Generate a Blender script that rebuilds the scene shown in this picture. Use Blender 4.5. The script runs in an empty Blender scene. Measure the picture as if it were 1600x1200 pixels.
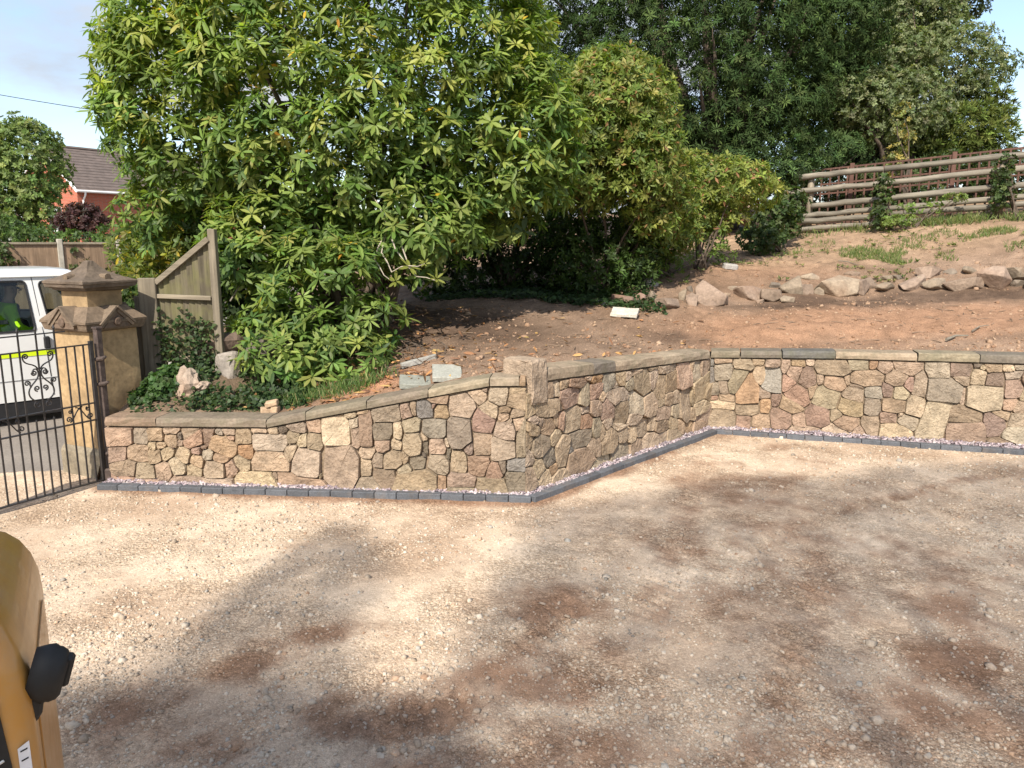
import bpy, bmesh, math, random
import numpy as np
from mathutils import Vector, Matrix

# ------------------------------------------------------------------ camera, sky, sun, exposure
SC = bpy.context.scene
COL = SC.collection
CAM_H = 2.3
PITCH = math.radians(10.5)
FPX = 1190.0                                   # focal length in pixels of a 1600 px wide frame
cam_data = bpy.data.cameras.new("camera")
cam_data.sensor_width = 36.0
cam_data.lens = FPX / 1600.0 * 36.0
cam_data.clip_start = 0.05
cam_data.clip_end = 2000.0
cam = bpy.data.objects.new("camera", cam_data)
COL.objects.link(cam)
cam.location = (0, 0, CAM_H)
cam.rotation_euler = (math.radians(90) - PITCH, 0, 0)
SC.camera = cam

SUN_EL = math.radians(43)
LH = Vector((0.30, 0.954)).normalized()        # horizontal travel of the sunlight
sun_dir = Vector((LH.x * math.cos(SUN_EL), LH.y * math.cos(SUN_EL), -math.sin(SUN_EL)))
world = bpy.data.worlds.new("World")
SC.world = world
world.use_nodes = True
nt = world.node_tree
nt.nodes.clear()
w_out = nt.nodes.new("ShaderNodeOutputWorld")
w_bg = nt.nodes.new("ShaderNodeBackground")
w_sky = nt.nodes.new("ShaderNodeTexSky")
w_sky.sky_type = 'NISHITA'
w_sky.sun_disc = False
w_sky.sun_elevation = SUN_EL
w_sky.sun_rotation = math.atan2(-LH.x, -LH.y)
w_sky.air_density = 1.0
w_sky.dust_density = 1.0
w_sky.ozone_density = 1.2
w_tc = nt.nodes.new("ShaderNodeTexCoord")
w_map = nt.nodes.new("ShaderNodeMapping")
w_map.inputs["Scale"].default_value = (1.0, 1.0, 2.6)
w_map.inputs["Location"].default_value = (0.35, 0.1, 0.0)
w_n = nt.nodes.new("ShaderNodeTexNoise")
w_n.inputs["Scale"].default_value = 3.1
w_n.inputs["Detail"].default_value = 9.0
w_n.inputs["Roughness"].default_value = 0.56
w_r = nt.nodes.new("ShaderNodeValToRGB")
w_r.color_ramp.elements[0].position = 0.46
w_r.color_ramp.elements[1].position = 0.63
w_r.color_ramp.elements[0].color = (0.12, 0.12, 0.12, 1)
w_n2 = nt.nodes.new("ShaderNodeTexNoise")
w_n2.inputs["Scale"].default_value = 4.0
w_n2.inputs["Detail"].default_value = 6.0
w_cc = nt.nodes.new("ShaderNodeMixRGB")
w_cc.inputs[1].default_value = (1.9, 2.15, 2.6, 1)
w_cc.inputs[2].default_value = (3.6, 3.6, 3.65, 1)
w_mix = nt.nodes.new("ShaderNodeMixRGB")
L = nt.links.new
L(w_tc.outputs["Generated"], w_map.inputs["Vector"])
L(w_map.outputs["Vector"], w_n.inputs["Vector"])
L(w_map.outputs["Vector"], w_n2.inputs["Vector"])
L(w_n.outputs["Fac"], w_r.inputs["Fac"])
L(w_n2.outputs["Fac"], w_cc.inputs["Fac"])
L(w_r.outputs["Color"], w_mix.inputs["Fac"])
L(w_sky.outputs["Color"], w_mix.inputs[1])
L(w_cc.outputs["Color"], w_mix.inputs[2])
L(w_mix.outputs["Color"], w_bg.inputs["Color"])
w_bg.inputs["Strength"].default_value = 0.14
L(w_bg.outputs["Background"], w_out.inputs["Surface"])

sun_data = bpy.data.lights.new("sun", 'SUN')
sun_data.energy = 4.0
sun_data.angle = math.radians(0.55)
sun_data.color = (1.0, 0.93, 0.82)
sun = bpy.data.objects.new("sun", sun_data)
COL.objects.link(sun)
sun.location = (-10, -30, 30)
sun.rotation_euler = sun_dir.to_track_quat('-Z', 'Y').to_euler()

SC.view_settings.view_transform = 'Standard'
SC.view_settings.look = 'None'
SC.view_settings.gamma = 1.0
SC.view_settings.use_curve_mapping = False
SC.view_settings.exposure = 0.88
SC.render.engine = 'CYCLES'
SC.cycles.max_bounces = 6
SC.cycles.transparent_max_bounces = 8
SC.cycles.use_denoising = True

random.seed(11)
RNG = np.random.default_rng(7)

# ------------------------------------------------------------------ helpers
S_P, C_P = math.sin(PITCH), math.cos(PITCH)

def ray(u, v):
    x = (u - 800.0) / FPX
    y = (v - 600.0) / FPX
    return (x, C_P - y * S_P, -S_P - y * C_P)

def on_z(u, v, z=0.0):
    d = ray(u, v)
    t = (z - CAM_H) / d[2]
    return Vector((d[0] * t, d[1] * t, z))

def at(u, v, Y):
    d = ray(u, v)
    t = Y / d[1]
    return Vector((d[0] * t, Y, CAM_H + d[2] * t))

def on_plane(u, v, A, B):
    d = ray(u, v)
    nx, ny = -(B[1] - A[1]), B[0] - A[0]
    t = (A[0] * nx + A[1] * ny) / (d[0] * nx + d[1] * ny)
    Lg = math.hypot(nx, ny)
    x, y = d[0] * t, d[1] * t
    return (((x - A[0]) * (B[0] - A[0]) + (y - A[1]) * (B[1] - A[1])) / Lg, CAM_H + d[2] * t)

ORG = {}

def world_origin(o):
    return ORG.get(o.name, Vector((0, 0, 0))) if o else Vector((0, 0, 0))

def tag(o, label=None, cat=None, group=None, kind=None):
    if label: o["label"] = label
    if cat: o["category"] = cat
    if group: o["group"] = group
    if kind: o["kind"] = kind
    return o

def empty(name, loc, label, cat, group=None):
    o = bpy.data.objects.new(name, None)
    o.empty_display_size = 0.2
    COL.objects.link(o)
    o.location = loc
    ORG[o.name] = Vector(loc)
    return tag(o, label, cat, group)

def link(name, me, mat, parent=None, origin=None, smooth=False):
    """links a mesh whose vertices are local to `origin` (world)"""
    o = bpy.data.objects.new(name, me)
    COL.objects.link(o)
    if mat is not None and not me.materials:
        me.materials.append(mat)
    if smooth:
        me.polygons.foreach_set("use_smooth", [True] * len(me.polygons))
    org = Vector(origin) if origin is not None else world_origin(parent)
    if parent:
        o.parent = parent
        o.location = org - world_origin(parent)
    else:
        o.location = org
    ORG[o.name] = org
    return o

def build(name, verts, faces, mat, parent=None, origin=None, smooth=False):
    org = Vector(origin) if origin is not None else world_origin(parent)
    me = bpy.data.meshes.new(name)
    me.from_pydata([Vector(v) - org for v in verts], [], faces)
    me.validate()
    me.update()
    return link(name, me, mat, parent, org, smooth)

def from_bm(name, bm, mat, parent=None, origin=None, smooth=False):
    org = Vector(origin) if origin is not None else world_origin(parent)
    bmesh.ops.translate(bm, verts=bm.verts, vec=-org)
    me = bpy.data.meshes.new(name)
    bmesh.ops.recalc_face_normals(bm, faces=bm.faces)
    bm.to_mesh(me)
    bm.free()
    return link(name, me, mat, parent, org, smooth)

def np_mesh(name, V, F, mat, parent=None, origin=None, col=None, smooth=False):
    """V (n,3), F (m,k) int; col (n,3) colours per vertex"""
    org = world_origin(parent) if origin is None else Vector(origin)
    me = bpy.data.meshes.new(name)
    n, (m, k) = len(V), F.shape
    me.vertices.add(n)
    me.vertices.foreach_set("co", (np.asarray(V, dtype=np.float32) - np.array(org, dtype=np.float32)).ravel())
    me.loops.add(m * k)
    me.loops.foreach_set("vertex_index", F.astype(np.int32).ravel())
    me.polygons.add(m)
    me.polygons.foreach_set("loop_start", np.arange(0, m * k, k, dtype=np.int32))
    me.polygons.foreach_set("loop_total", np.full(m, k, dtype=np.int32))
    if smooth:
        me.polygons.foreach_set("use_smooth", np.ones(m, dtype=bool))
    me.update(calc_edges=True)
    if col is not None:
        a = me.color_attributes.new("Col", 'FLOAT_COLOR', 'POINT')
        c4 = np.ones((n, 4), dtype=np.float32)
        c4[:, :3] = col
        a.data.foreach_set("color", c4.ravel())
    return link(name, me, mat, parent, org)

# value noise in numpy
_TAB = np.random.default_rng(3).random((256, 256))

def vnoise(x, y):
    xi = np.floor(x).astype(int); yi = np.floor(y).astype(int)
    fx = x - xi; fy = y - yi
    fx = fx * fx * (3 - 2 * fx); fy = fy * fy * (3 - 2 * fy)
    a = _TAB[xi % 256, yi % 256]; b = _TAB[(xi + 1) % 256, yi % 256]
    c = _TAB[xi % 256, (yi + 1) % 256]; d = _TAB[(xi + 1) % 256, (yi + 1) % 256]
    return (a * (1 - fx) + b * fx) * (1 - fy) + (c * (1 - fx) + d * fx) * fy

def fbm(x, y, s=1.0, octv=4, seed=0.0, gain=0.5):
    t = np.zeros_like(x, dtype=float); amp = 1.0; tot = 0.0
    for i in range(octv):
        t += amp * vnoise(x * s + 17.3 * i + seed, y * s + 9.1 * i + seed * 1.7)
        tot += amp; amp *= gain; s *= 2.03
    return t / tot

# bmesh shapes (all in world coordinates)
def bm_box(bm, c, size, rot=None, bevel=0.0, seg=1):
    r = bmesh.ops.create_cube(bm, size=1.0)
    vs = r["verts"]
    bmesh.ops.scale(bm, vec=size, verts=vs)
    if bevel > 0:
        es = list({e for v in vs for e in v.link_edges})
        g = bmesh.ops.bevel(bm, geom=es, offset=bevel, segments=seg, profile=0.5, affect='EDGES')
        vs = list(set(g["verts"]) | {v for v in vs if v.is_valid})
    M = Matrix.Translation(Vector(c))
    if rot is not None:
        M = M @ rot.to_4x4()
    bmesh.ops.transform(bm, matrix=M, verts=vs)
    return vs

def rotz(a):
    return Matrix.Rotation(a, 3, 'Z')

def bm_tube(bm, pts, radii, n=6, cap=True):
    """tube along a list of points"""
    pts = [Vector(p) for p in pts]
    if not hasattr(radii, "__len__"):
        radii = [radii] * len(pts)
    rings = []
    prev = None
    for i, p in enumerate(pts):
        t = (pts[min(i + 1, len(pts) - 1)] - pts[max(i - 1, 0)])
        if t.length < 1e-9: t = Vector((0, 0, 1))
        t.normalize()
        if prev is None:
            a = Vector((0, 0, 1)) if abs(t.z) < 0.9 else Vector((1, 0, 0))
            nrm = t.cross(a).normalized()
        else:
            nrm = (prev - t * prev.dot(t))
            nrm = nrm.normalized() if nrm.length > 1e-6 else t.orthogonal().normalized()
        prev = nrm
        b = t.cross(nrm)
        rings.append([bm.verts.new(p + (nrm * math.cos(2 * math.pi * k / n) + b * math.sin(2 * math.pi * k / n)) * radii[i]) for k in range(n)])
    for i in range(len(rings) - 1):
        for k in range(n):
            bm.faces.new((rings[i][k], rings[i][(k + 1) % n], rings[i + 1][(k + 1) % n], rings[i + 1][k]))
    if cap:
        bm.faces.new(rings[0][::-1]); bm.faces.new(rings[-1])

def bm_jitter(bm, amt, seed=0):
    rnd = random.Random(seed)
    for v in bm.verts:
        v.co += Vector((rnd.uniform(-amt, amt), rnd.uniform(-amt, amt), rnd.uniform(-amt, amt)))

def bm_rock(dims, seed, n=15, bevel=0.02, cut=True):
    """an angular rock as a convex hull, centred, resting on z=0"""
    rnd = random.Random(seed)
    bm = bmesh.new()
    for i in range(n):
        p = Vector((rnd.gauss(0, 1), rnd.gauss(0, 1), rnd.gauss(0, 1)))
        m = max(abs(p.x), abs(p.y), abs(p.z))
        p = p / (0.55 * m + 0.45 * p.length) * rnd.uniform(0.85, 1.05)
        bm.verts.new((p.x * dims[0] / 2, p.y * dims[1] / 2, p.z * dims[2] / 2))
    r = bmesh.ops.convex_hull(bm, input=bm.verts)
    bmesh.ops.delete(bm, geom=[g for g in r["geom_interior"] if isinstance(g, bmesh.types.BMVert)], context='VERTS')
    bmesh.ops.dissolve_limit(bm, angle_limit=math.radians(14), verts=bm.verts, edges=bm.edges)
    if bevel > 0:
        bmesh.ops.bevel(bm, geom=list(bm.edges), offset=bevel, segments=1, profile=0.5, affect='EDGES', clamp_overlap=True)
    bmesh.ops.triangulate(bm, faces=bm.faces)
    zmin = min(v.co.z for v in bm.verts)
    for v in bm.verts: v.co.z -= zmin
    return bm

# ------------------------------------------------------------------ materials
def new_mat(name):
    m = bpy.data.materials.new(name)
    m.use_nodes = True
    n = m.node_tree
    n.nodes.clear()
    out = n.nodes.new("ShaderNodeOutputMaterial")
    bs = n.nodes.new("ShaderNodeBsdfPrincipled")
    n.links.new(bs.outputs[0], out.inputs[0])
    return m, n, bs, out

def nd(n, typ, **kw):
    x = n.nodes.new(typ)
    for k, v in kw.items():
        if k in x.inputs.keys() if hasattr(x.inputs, "keys") else False:
            x.inputs[k].default_value = v
        else:
            setattr(x, k, v)
    return x

def noise_node(n, scale, detail=5, rough=0.6, coord=None):
    x = n.nodes.new("ShaderNodeTexNoise")
    x.inputs["Scale"].default_value = scale
    x.inputs["Detail"].default_value = detail
    x.inputs["Roughness"].default_value = rough
    if coord is not None: n.links.new(coord, x.inputs["Vector"])
    return x

def ramp_node(n, src, stops):
    r = n.nodes.new("ShaderNodeValToRGB")
    e = r.color_ramp.elements
    while len(e) > 1: e.remove(e[-1])
    e[0].position = stops[0][0]; e[0].color = (*stops[0][1], 1)
    for p, c in stops[1:]:
        k = e.new(p); k.color = (*c, 1)
    n.links.new(src, r.inputs["Fac"])
    return r

def mix_node(n, fac, a, b, mode='MIX'):
    m = n.nodes.new("ShaderNodeMixRGB")
    m.blend_type = mode
    for i, s in ((0, fac), (1, a), (2, b)):
        if isinstance(s, (int, float)): m.inputs[i].default_value = s
        elif isinstance(s, tuple): m.inputs[i].default_value = (*s, 1)
        else: n.links.new(s, m.inputs[i])
    return m

def bump_node(n, h, strength, dist, bs):
    b = n.nodes.new("ShaderNodeBump")
    b.inputs["Strength"].default_value = strength
    b.inputs["Distance"].default_value = dist
    n.links.new(h, b.inputs["Height"])
    n.links.new(b.outputs[0], bs.inputs["Normal"])
    return b

def coords(n, which="Object", jitter=False):
    tc = n.nodes.new("ShaderNodeTexCoord")
    if not jitter: return tc.outputs[which]
    oi = n.nodes.new("ShaderNodeObjectInfo")
    mul = n.nodes.new("ShaderNodeMath"); mul.operation = 'MULTIPLY'; mul.inputs[1].default_value = 40
    n.links.new(oi.outputs["Random"], mul.inputs[0])
    add = n.nodes.new("ShaderNodeVectorMath"); add.operation = 'ADD'
    n.links.new(tc.outputs[which], add.inputs[0]); n.links.new(mul.outputs[0], add.inputs[1])
    return add.outputs[0]

def mat_plain(name, col, rough=0.6, metal=0.0, spec=0.5, coat=0.0, var=0.12, scale=12, bump=0.0, bdist=0.01):
    m, n, bs, out = new_mat(name)
    c = coords(n)
    ns = noise_node(n, scale, 5, 0.6, c)
    r = ramp_node(n, ns.outputs["Fac"], [(0.3, tuple(x * (1 - var) for x in col)), (0.7, tuple(min(1, x * (1 + var)) for x in col))])
    n.links.new(r.outputs[0], bs.inputs["Base Color"])
    bs.inputs["Roughness"].default_value = rough
    bs.inputs["Metallic"].default_value = metal
    bs.inputs["Specular IOR Level"].default_value = spec
    bs.inputs["Coat Weight"].default_value = coat
    if bump > 0: bump_node(n, ns.outputs["Fac"], bump, bdist, bs)
    return m

def mat_objcol(name, rough=0.85, scale=9, var=0.35, bump=0.35, bdist=0.02, stain=(0.10, 0.085, 0.06), stain_amt=0.35, moss=None):
    """material whose base colour is the object's own colour, with grain, blotches and relief"""
    m, n, bs, out = new_mat(name)
    c = coords(n, "Object", True)
    oi = n.nodes.new("ShaderNodeObjectInfo")
    n1 = noise_node(n, scale, 6, 0.65, c)
    n2 = noise_node(n, scale * 6, 4, 0.6, c)
    n3 = noise_node(n, scale * 0.45, 3, 0.5, c)
    r1 = ramp_node(n, n1.outputs["Fac"], [(0.28, (1 - var,) * 3), (0.5, (1, 1, 1)), (0.75, (1 + var * 0.8,) * 3)])
    m1 = mix_node(n, 1.0, oi.outputs["Color"], r1.outputs[0], 'MULTIPLY')
    r2 = ramp_node(n, n2.outputs["Fac"], [(0.35, (0.78,) * 3), (0.65, (1.18,) * 3)])
    m2 = mix_node(n, 0.8, m1.outputs[0], r2.outputs[0], 'MULTIPLY')
    r3 = ramp_node(n, n3.outputs["Fac"], [(0.55, (0, 0, 0)), (0.8, (stain_amt,) * 3)])
    m3 = mix_node(n, r3.outputs[0], m2.outputs[0], stain)
    last = m3
    if moss:
        n4 = noise_node(n, scale * 0.9, 5, 0.7, c)
        r4 = ramp_node(n, n4.outputs["Fac"], [(0.45, (0, 0, 0)), (0.7, (0.55,) * 3)])
        last = mix_node(n, r4.outputs[0], m3.outputs[0], moss)
    n.links.new(last.outputs[0], bs.inputs["Base Color"])
    bs.inputs["Roughness"].default_value = rough
    bs.inputs["Specular IOR Level"].default_value = 0.25
    add = n.nodes.new("ShaderNodeMath"); add.operation = 'MULTIPLY_ADD'
    n.links.new(n2.outputs["Fac"], add.inputs[0]); add.inputs[1].default_value = 0.35
    n.links.new(n1.outputs["Fac"], add.inputs[2])
    bump_node(n, add.outputs[0], bump, bdist, bs)
    return m

def mat_vcol(name, rough=0.9, grain=60, var=0.25, bump=0.0, bdist=0.01, spec=0.2):
    m, n, bs, out = new_mat(name)
    a = n.nodes.new("ShaderNodeAttribute"); a.attribute_name = "Col"
    c = coords(n)
    n1 = noise_node(n, grain, 5, 0.65, c)
    r1 = ramp_node(n, n1.outputs["Fac"], [(0.3, (1 - var,) * 3), (0.7, (1 + var,) * 3)])
    m1 = mix_node(n, 1.0, a.outputs["Color"], r1.outputs[0], 'MULTIPLY')
    n.links.new(m1.outputs[0], bs.inputs["Base Color"])
    bs.inputs["Roughness"].default_value = rough
    bs.inputs["Specular IOR Level"].default_value = spec
    if bump > 0: bump_node(n, n1.outputs["Fac"], bump, bdist, bs)
    return m

def mat_leaf(name, rough=0.45, trans=0.35, spec=0.4):
    m, n, bs, out = new_mat(name)
    a = n.nodes.new("ShaderNodeAttribute"); a.attribute_name = "Col"
    n.links.new(a.outputs["Color"], bs.inputs["Base Color"])
    bs.inputs["Roughness"].default_value = rough
    bs.inputs["Specular IOR Level"].default_value = spec
    tr = n.nodes.new("ShaderNodeBsdfTranslucent")
    tint = mix_node(n, 1.0, a.outputs["Color"], (1.5, 1.6, 0.6), 'MULTIPLY')
    n.links.new(tint.outputs[0], tr.inputs["Color"])
    mx = n.nodes.new("ShaderNodeMixShader"); mx.inputs[0].default_value = trans
    n.links.new(bs.outputs[0], mx.inputs[1]); n.links.new(tr.outputs[0], mx.inputs[2])
    n.links.new(mx.outputs[0], out.inputs[0])
    return m

def mat_wood(name, a, b, axis=2, scale=4.0, rough=0.8, moss=None, moss_amt=0.0, bump=0.3):
    """grey weathered timber, grain along one local axis"""
    m, n, bs, out = new_mat(name)
    c = coords(n, "Object", True)
    mp = n.nodes.new("ShaderNodeMapping")
    s = [scale * 9] * 3; s[axis] = scale * 0.5
    mp.inputs["Scale"].default_value = s
    n.links.new(c, mp.inputs["Vector"])
    n1 = noise_node(n, 1.0, 6, 0.65, mp.outputs[0])
    n2 = noise_node(n, 2.2, 4, 0.6, c)
    r = ramp_node(n, n1.outputs["Fac"], [(0.28, a), (0.72, b)])
    r2 = ramp_node(n, n2.outputs["Fac"], [(0.3, (0.7,) * 3), (0.7, (1.15,) * 3)])
    mm = mix_node(n, 0.8, r.outputs[0], r2.outputs[0], 'MULTIPLY')
    oi = n.nodes.new("ShaderNodeObjectInfo")
    hr = ramp_node(n, oi.outputs["Random"], [(0, (0.82,) * 3), (1, (1.15,) * 3)])
    mm = mix_node(n, 1.0, mm.outputs[0], hr.outputs[0], 'MULTIPLY')
    if moss:
        n3 = noise_node(n, 3.0, 4, 0.6, c)
        r3 = ramp_node(n, n3.outputs["Fac"], [(0.42, (0,) * 3), (0.62, (moss_amt,) * 3)])
        mm = mix_node(n, r3.outputs[0], mm.outputs[0], moss)
    n.links.new(mm.outputs[0], bs.inputs["Base Color"])
    bs.inputs["Roughness"].default_value = rough
    bs.inputs["Specular IOR Level"].default_value = 0.2
    bump_node(n, n1.outputs["Fac"], bump, 0.006, bs)
    return m

# ------------------------------------------------------------------ the ground, road and driveway
W = [Vector((-3.833, 7.017)), Vector((0.117, 6.638)), Vector((2.419, 9.181)), Vector((5.765, 8.304)), Vector((9.15, 7.417))]
EDG = [Vector((-3.90, 6.90)), Vector((0.175, 6.545)), Vector((2.475, 9.02)), Vector((5.61, 8.085)), Vector((9.0, 7.19))]

def poly_y(x, P):
    return np.interp(x, [p.x for p in P], [p.y for p in P])

def seg_dist(x, y, P):
    d = np.full(np.shape(x), 1e9)
    for a, b in zip(P[:-1], P[1:]):
        ax, ay, bx, by = a.x, a.y, b.x, b.y
        t = np.clip(((x - ax) * (bx - ax) + (y - ay) * (by - ay)) / ((bx - ax) ** 2 + (by - ay) ** 2), 0, 1)
        d = np.minimum(d, np.hypot(x - ax - t * (bx - ax), y - ay - t * (by - ay)))
    return d

m_ground = mat_plain("rough_ground", (0.16, 0.13, 0.09), 0.95, var=0.4, scale=0.6)
build("ground", [(-600, -200, -0.12), (600, -200, -0.12), (600, 900, -0.12), (-600, 900, -0.12)], [(0, 1, 2, 3)], m_ground)
tag(bpy.data.objects["ground"], "open ground reaching to the horizon", kind="structure")

def mat_road():
    m, n, bs, out = new_mat("asphalt")
    c = coords(n)
    a = noise_node(n, 0.8, 5, 0.6, c); b = noise_node(n, 55, 4, 0.7, c)
    r = ramp_node(n, a.outputs["Fac"], [(0.3, (0.17, 0.145, 0.125)), (0.7, (0.27, 0.235, 0.20))])
    r2 = ramp_node(n, b.outputs["Fac"], [(0.3, (0.7,) * 3), (0.7, (1.25,) * 3)])
    mm = mix_node(n, 0.9, r.outputs[0], r2.outputs[0], 'MULTIPLY')
    n.links.new(mm.outputs[0], bs.inputs["Base Color"])
    bs.inputs["Roughness"].default_value = 0.85
    bump_node(n, b.outputs["Fac"], 0.5, 0.01, bs)
    return m
build("road", [(-60, 2.0, -0.03), (-3.3, 7.6, -0.03), (-3.3, 40, -0.03), (-60, 40, -0.03)], [(0, 1, 2, 3)], mat_road())
tag(bpy.data.objects["road"], "grey worn asphalt road beyond the iron gate", kind="structure")

# patches of red-brown mud on the crushed stone: (u, v, radius x, radius y in metres, amount)
MUD = [(690, 1105, .42, .16, .95), (800, 1060, .5, .22, .8), (600, 1130, .4, .15, .8), (900, 1165, .5, .3, .75), (1060, 855, .35, .4, .7), (885, 945, .35, .2, .9),
       (950, 935, .25, .15, .6), (480, 1000, .28, .13, .9), (390, 1040, .3, .15, .9), (200, 1120, .4, .2, .8), (1490, 960, .4, .35, .7), (1420, 1100, .6, .22, .8),
       (1530, 1040, .5, .25, .95), (1290, 790, .5, .22, .5), (1330, 760, .5, .2, .4), (1270, 930, .35, .3, .55), (1230, 1060, .4, .25, .5), (1180, 1180, .5, .2, .6),
       (700, 1185, .5, .15, .7), (1130, 765, .4, .2, .55), (1480, 770, .5, .2, .4), (560, 800, .6, .1, .4), (1000, 1080, .35, .3, .35), (150, 900, .4, .2, .25),
       (1560, 860, .4, .4, .4), (740, 960, .25, .25, .35), (350, 880, .4, .2, .2), (330, 1170, .4, .15, .6), (1210, 700, .5, .15, .5), (470, 870, .3, .2, .3), (1330, 1150, .9, .3, .55), (1560, 1140, .6, .35, .65), (860, 1190, .6, .2, .7), (1120, 1120, .4, .2, .45), (620, 1120, .5, .14, .9), (1440, 900, .4, .25, .5), (960, 1010, .4, .2, .5)]
MUDW = [(on_z(u, v).x, on_z(u, v).y, rx, ry, a) for u, v, rx, ry, a in MUD]

TRACKS = [([on_z(1105, 715), on_z(1075, 780), on_z(1050, 860), on_z(1015, 960)], 0.15), ([on_z(1290, 870), on_z(1262, 960), on_z(1225, 1090)], 0.16),
          ([on_z(925, 920), on_z(880, 960), on_z(820, 1010)], 0.13), ([on_z(760, 1070), on_z(660, 1110), on_z(560, 1150)], 0.16), ([on_z(1560, 700 + 40), on_z(1330, 790), on_z(1180, 860)], 0.12)]

def mud_mask(x, y):
    wx = x + 0.5 * (fbm(x, y, 2.2, 4, 5.0) - 0.5)
    wy = y + 0.5 * (fbm(x, y, 2.2, 4, 25.0) - 0.5)
    m = np.zeros_like(x)
    for cx, cy, rx, ry, a in MUDW:
        m = np.maximum(m, a * np.exp(-(((wx - cx) / rx) ** 2 + ((wy - cy) / (ry * 1.5)) ** 2) * 0.9))
    n = fbm(x, y, 0.9, 5, 40.0)
    m = np.maximum(m, np.clip((n - 0.53) * 3.2, 0, 0.5) * np.clip((x + 4.5) / 4.0, 0.25, 1))
    for pts, wd in TRACKS:
        P_ = [Vector((p.x, p.y)) for p in pts]
        m = np.maximum(m, .62 * np.exp(-(seg_dist(x, y, P_) / (wd * 1.1)) ** 4) * (.4 + .8 * fbm(x, y, 3.0, 3, 14.0)))
    m = np.maximum(m, .45 * np.clip((x - .2) / 1.2, 0, 1) * np.clip((4.6 - y) / 1.4, 0, 1))
    d = seg_dist(x, y, EDG)
    m = np.maximum(m, 0.95 * np.exp(-(d / (0.13 + 0.1 * fbm(x, y, 3.0, 3, 77.0))) ** 2) * np.clip(1.5 - 0.28 * np.abs(x + 1.0), 0.25, 1))
    f = fbm(x, y, 7.0, 4, 53.0, .6)
    t = np.clip((m + 0.8 * (f - 0.5) - 0.19) / 0.60, 0, 1)
    return t * t * (3 - 2 * t) * (0.55 + 0.45 * np.clip(m * 1.3, 0, 1))

def drive_h(x, y):
    z = 0.030 * (fbm(x, y, 0.8, 4, 3.0) - 0.5) + 0.016 * (fbm(x, y, 5.0, 4, 13.0) - 0.5)
    for pts, wd in TRACKS:
        P = [Vector((p.x, p.y)) for p in pts]
        d = seg_dist(x, y, P)
        a = (P[-1] - P[0]).normalized()
        s = x * a.x + y * a.y
        side = -x * a.y + y * a.x
        band = np.exp(-(d / wd) ** 4) * (0.35 + 0.65 * fbm(x, y, 4.0, 2, 91.0))
        z += band * (0.020 * np.sin((s + 0.5 * np.abs(side)) * 2 * np.pi / 0.105) - 0.008)
    for u, v, r in ((905, 955, .06), (885, 940, .05), (660, 1105, .07), (640, 1120, .05), (720, 1085, .06), (150, 910, .04), (1035, 990, .05), (690, 1140, .05)):
        q = on_z(u, v)
        z -= 0.03 * np.exp(-(((x - q.x) / r) ** 2 + ((y - q.y) / (r * .8)) ** 2))
    # earth banked against the edging blocks
    d = seg_dist(x, y, EDG)
    z += 0.018 * np.exp(-(d / 0.14) ** 2)
    return z

def lerp3(a, b, t):
    return np.asarray(a)[None, :] * (1 - t[:, None]) + np.asarray(b)[None, :] * t[:, None]

xs = np.concatenate([np.arange(-11, -5.2, 0.12), np.arange(-5.2, 6.2, 0.03), np.arange(6.2, 10.2, 0.1)])
ys = np.concatenate([np.arange(-4, 2.2, 0.2), np.arange(2.2, 5.0, 0.024), np.arange(5.0, 9.3, 0.034)])
GX, GY = np.meshgrid(xs, ys, indexing="ij")
gx, gy = GX.ravel(), GY.ravel()
gz = drive_h(gx, gy)
beyond = np.where(gx > -3.7, gy - (poly_y(gx, W) + 0.12), -1)            # tucked below the wall
gz = np.where(beyond > 0, -0.05, gz)
gate_line = gy - (7.75 + (gx + 3.9) * 0.22 + 0.25 * (fbm(gx, gy, 2.0, 3, 55.0) - 0.5))   # where gravel gives way to the road
gz = np.where((gx < -3.5) & (gate_line > 0), -0.03 - np.clip(gate_line, 0, 0.4) * 0.1, gz)
mud = mud_mask(gx, gy)
t1 = fbm(gx, gy, 30.0, 3, 8.0); t2 = fbm(gx, gy, 1.6, 4, 61.0); t3 = fbm(gx, gy, 11.0, 3, 19.0)
pale = lerp3((0.36, 0.268, 0.193), (0.52, 0.425, 0.325), np.clip(t2 * 1.6 - 0.3, 0, 1))
colr = pale * (1 - mud[:, None] * 0.84) + np.array((0.20, 0.115, 0.072))[None, :] * (mud[:, None] * 0.84)
colr *= (0.92 + 0.45 * t1 + 0.34 * t3)[:, None]
nx_, ny_ = len(xs), len(ys)
idx = np.arange(nx_ * ny_).reshape(nx_, ny_)
Fq = np.stack([idx[:-1, :-1].ravel(), idx[1:, :-1].ravel(), idx[1:, 1:].ravel(), idx[:-1, 1:].ravel()], 1)
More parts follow.
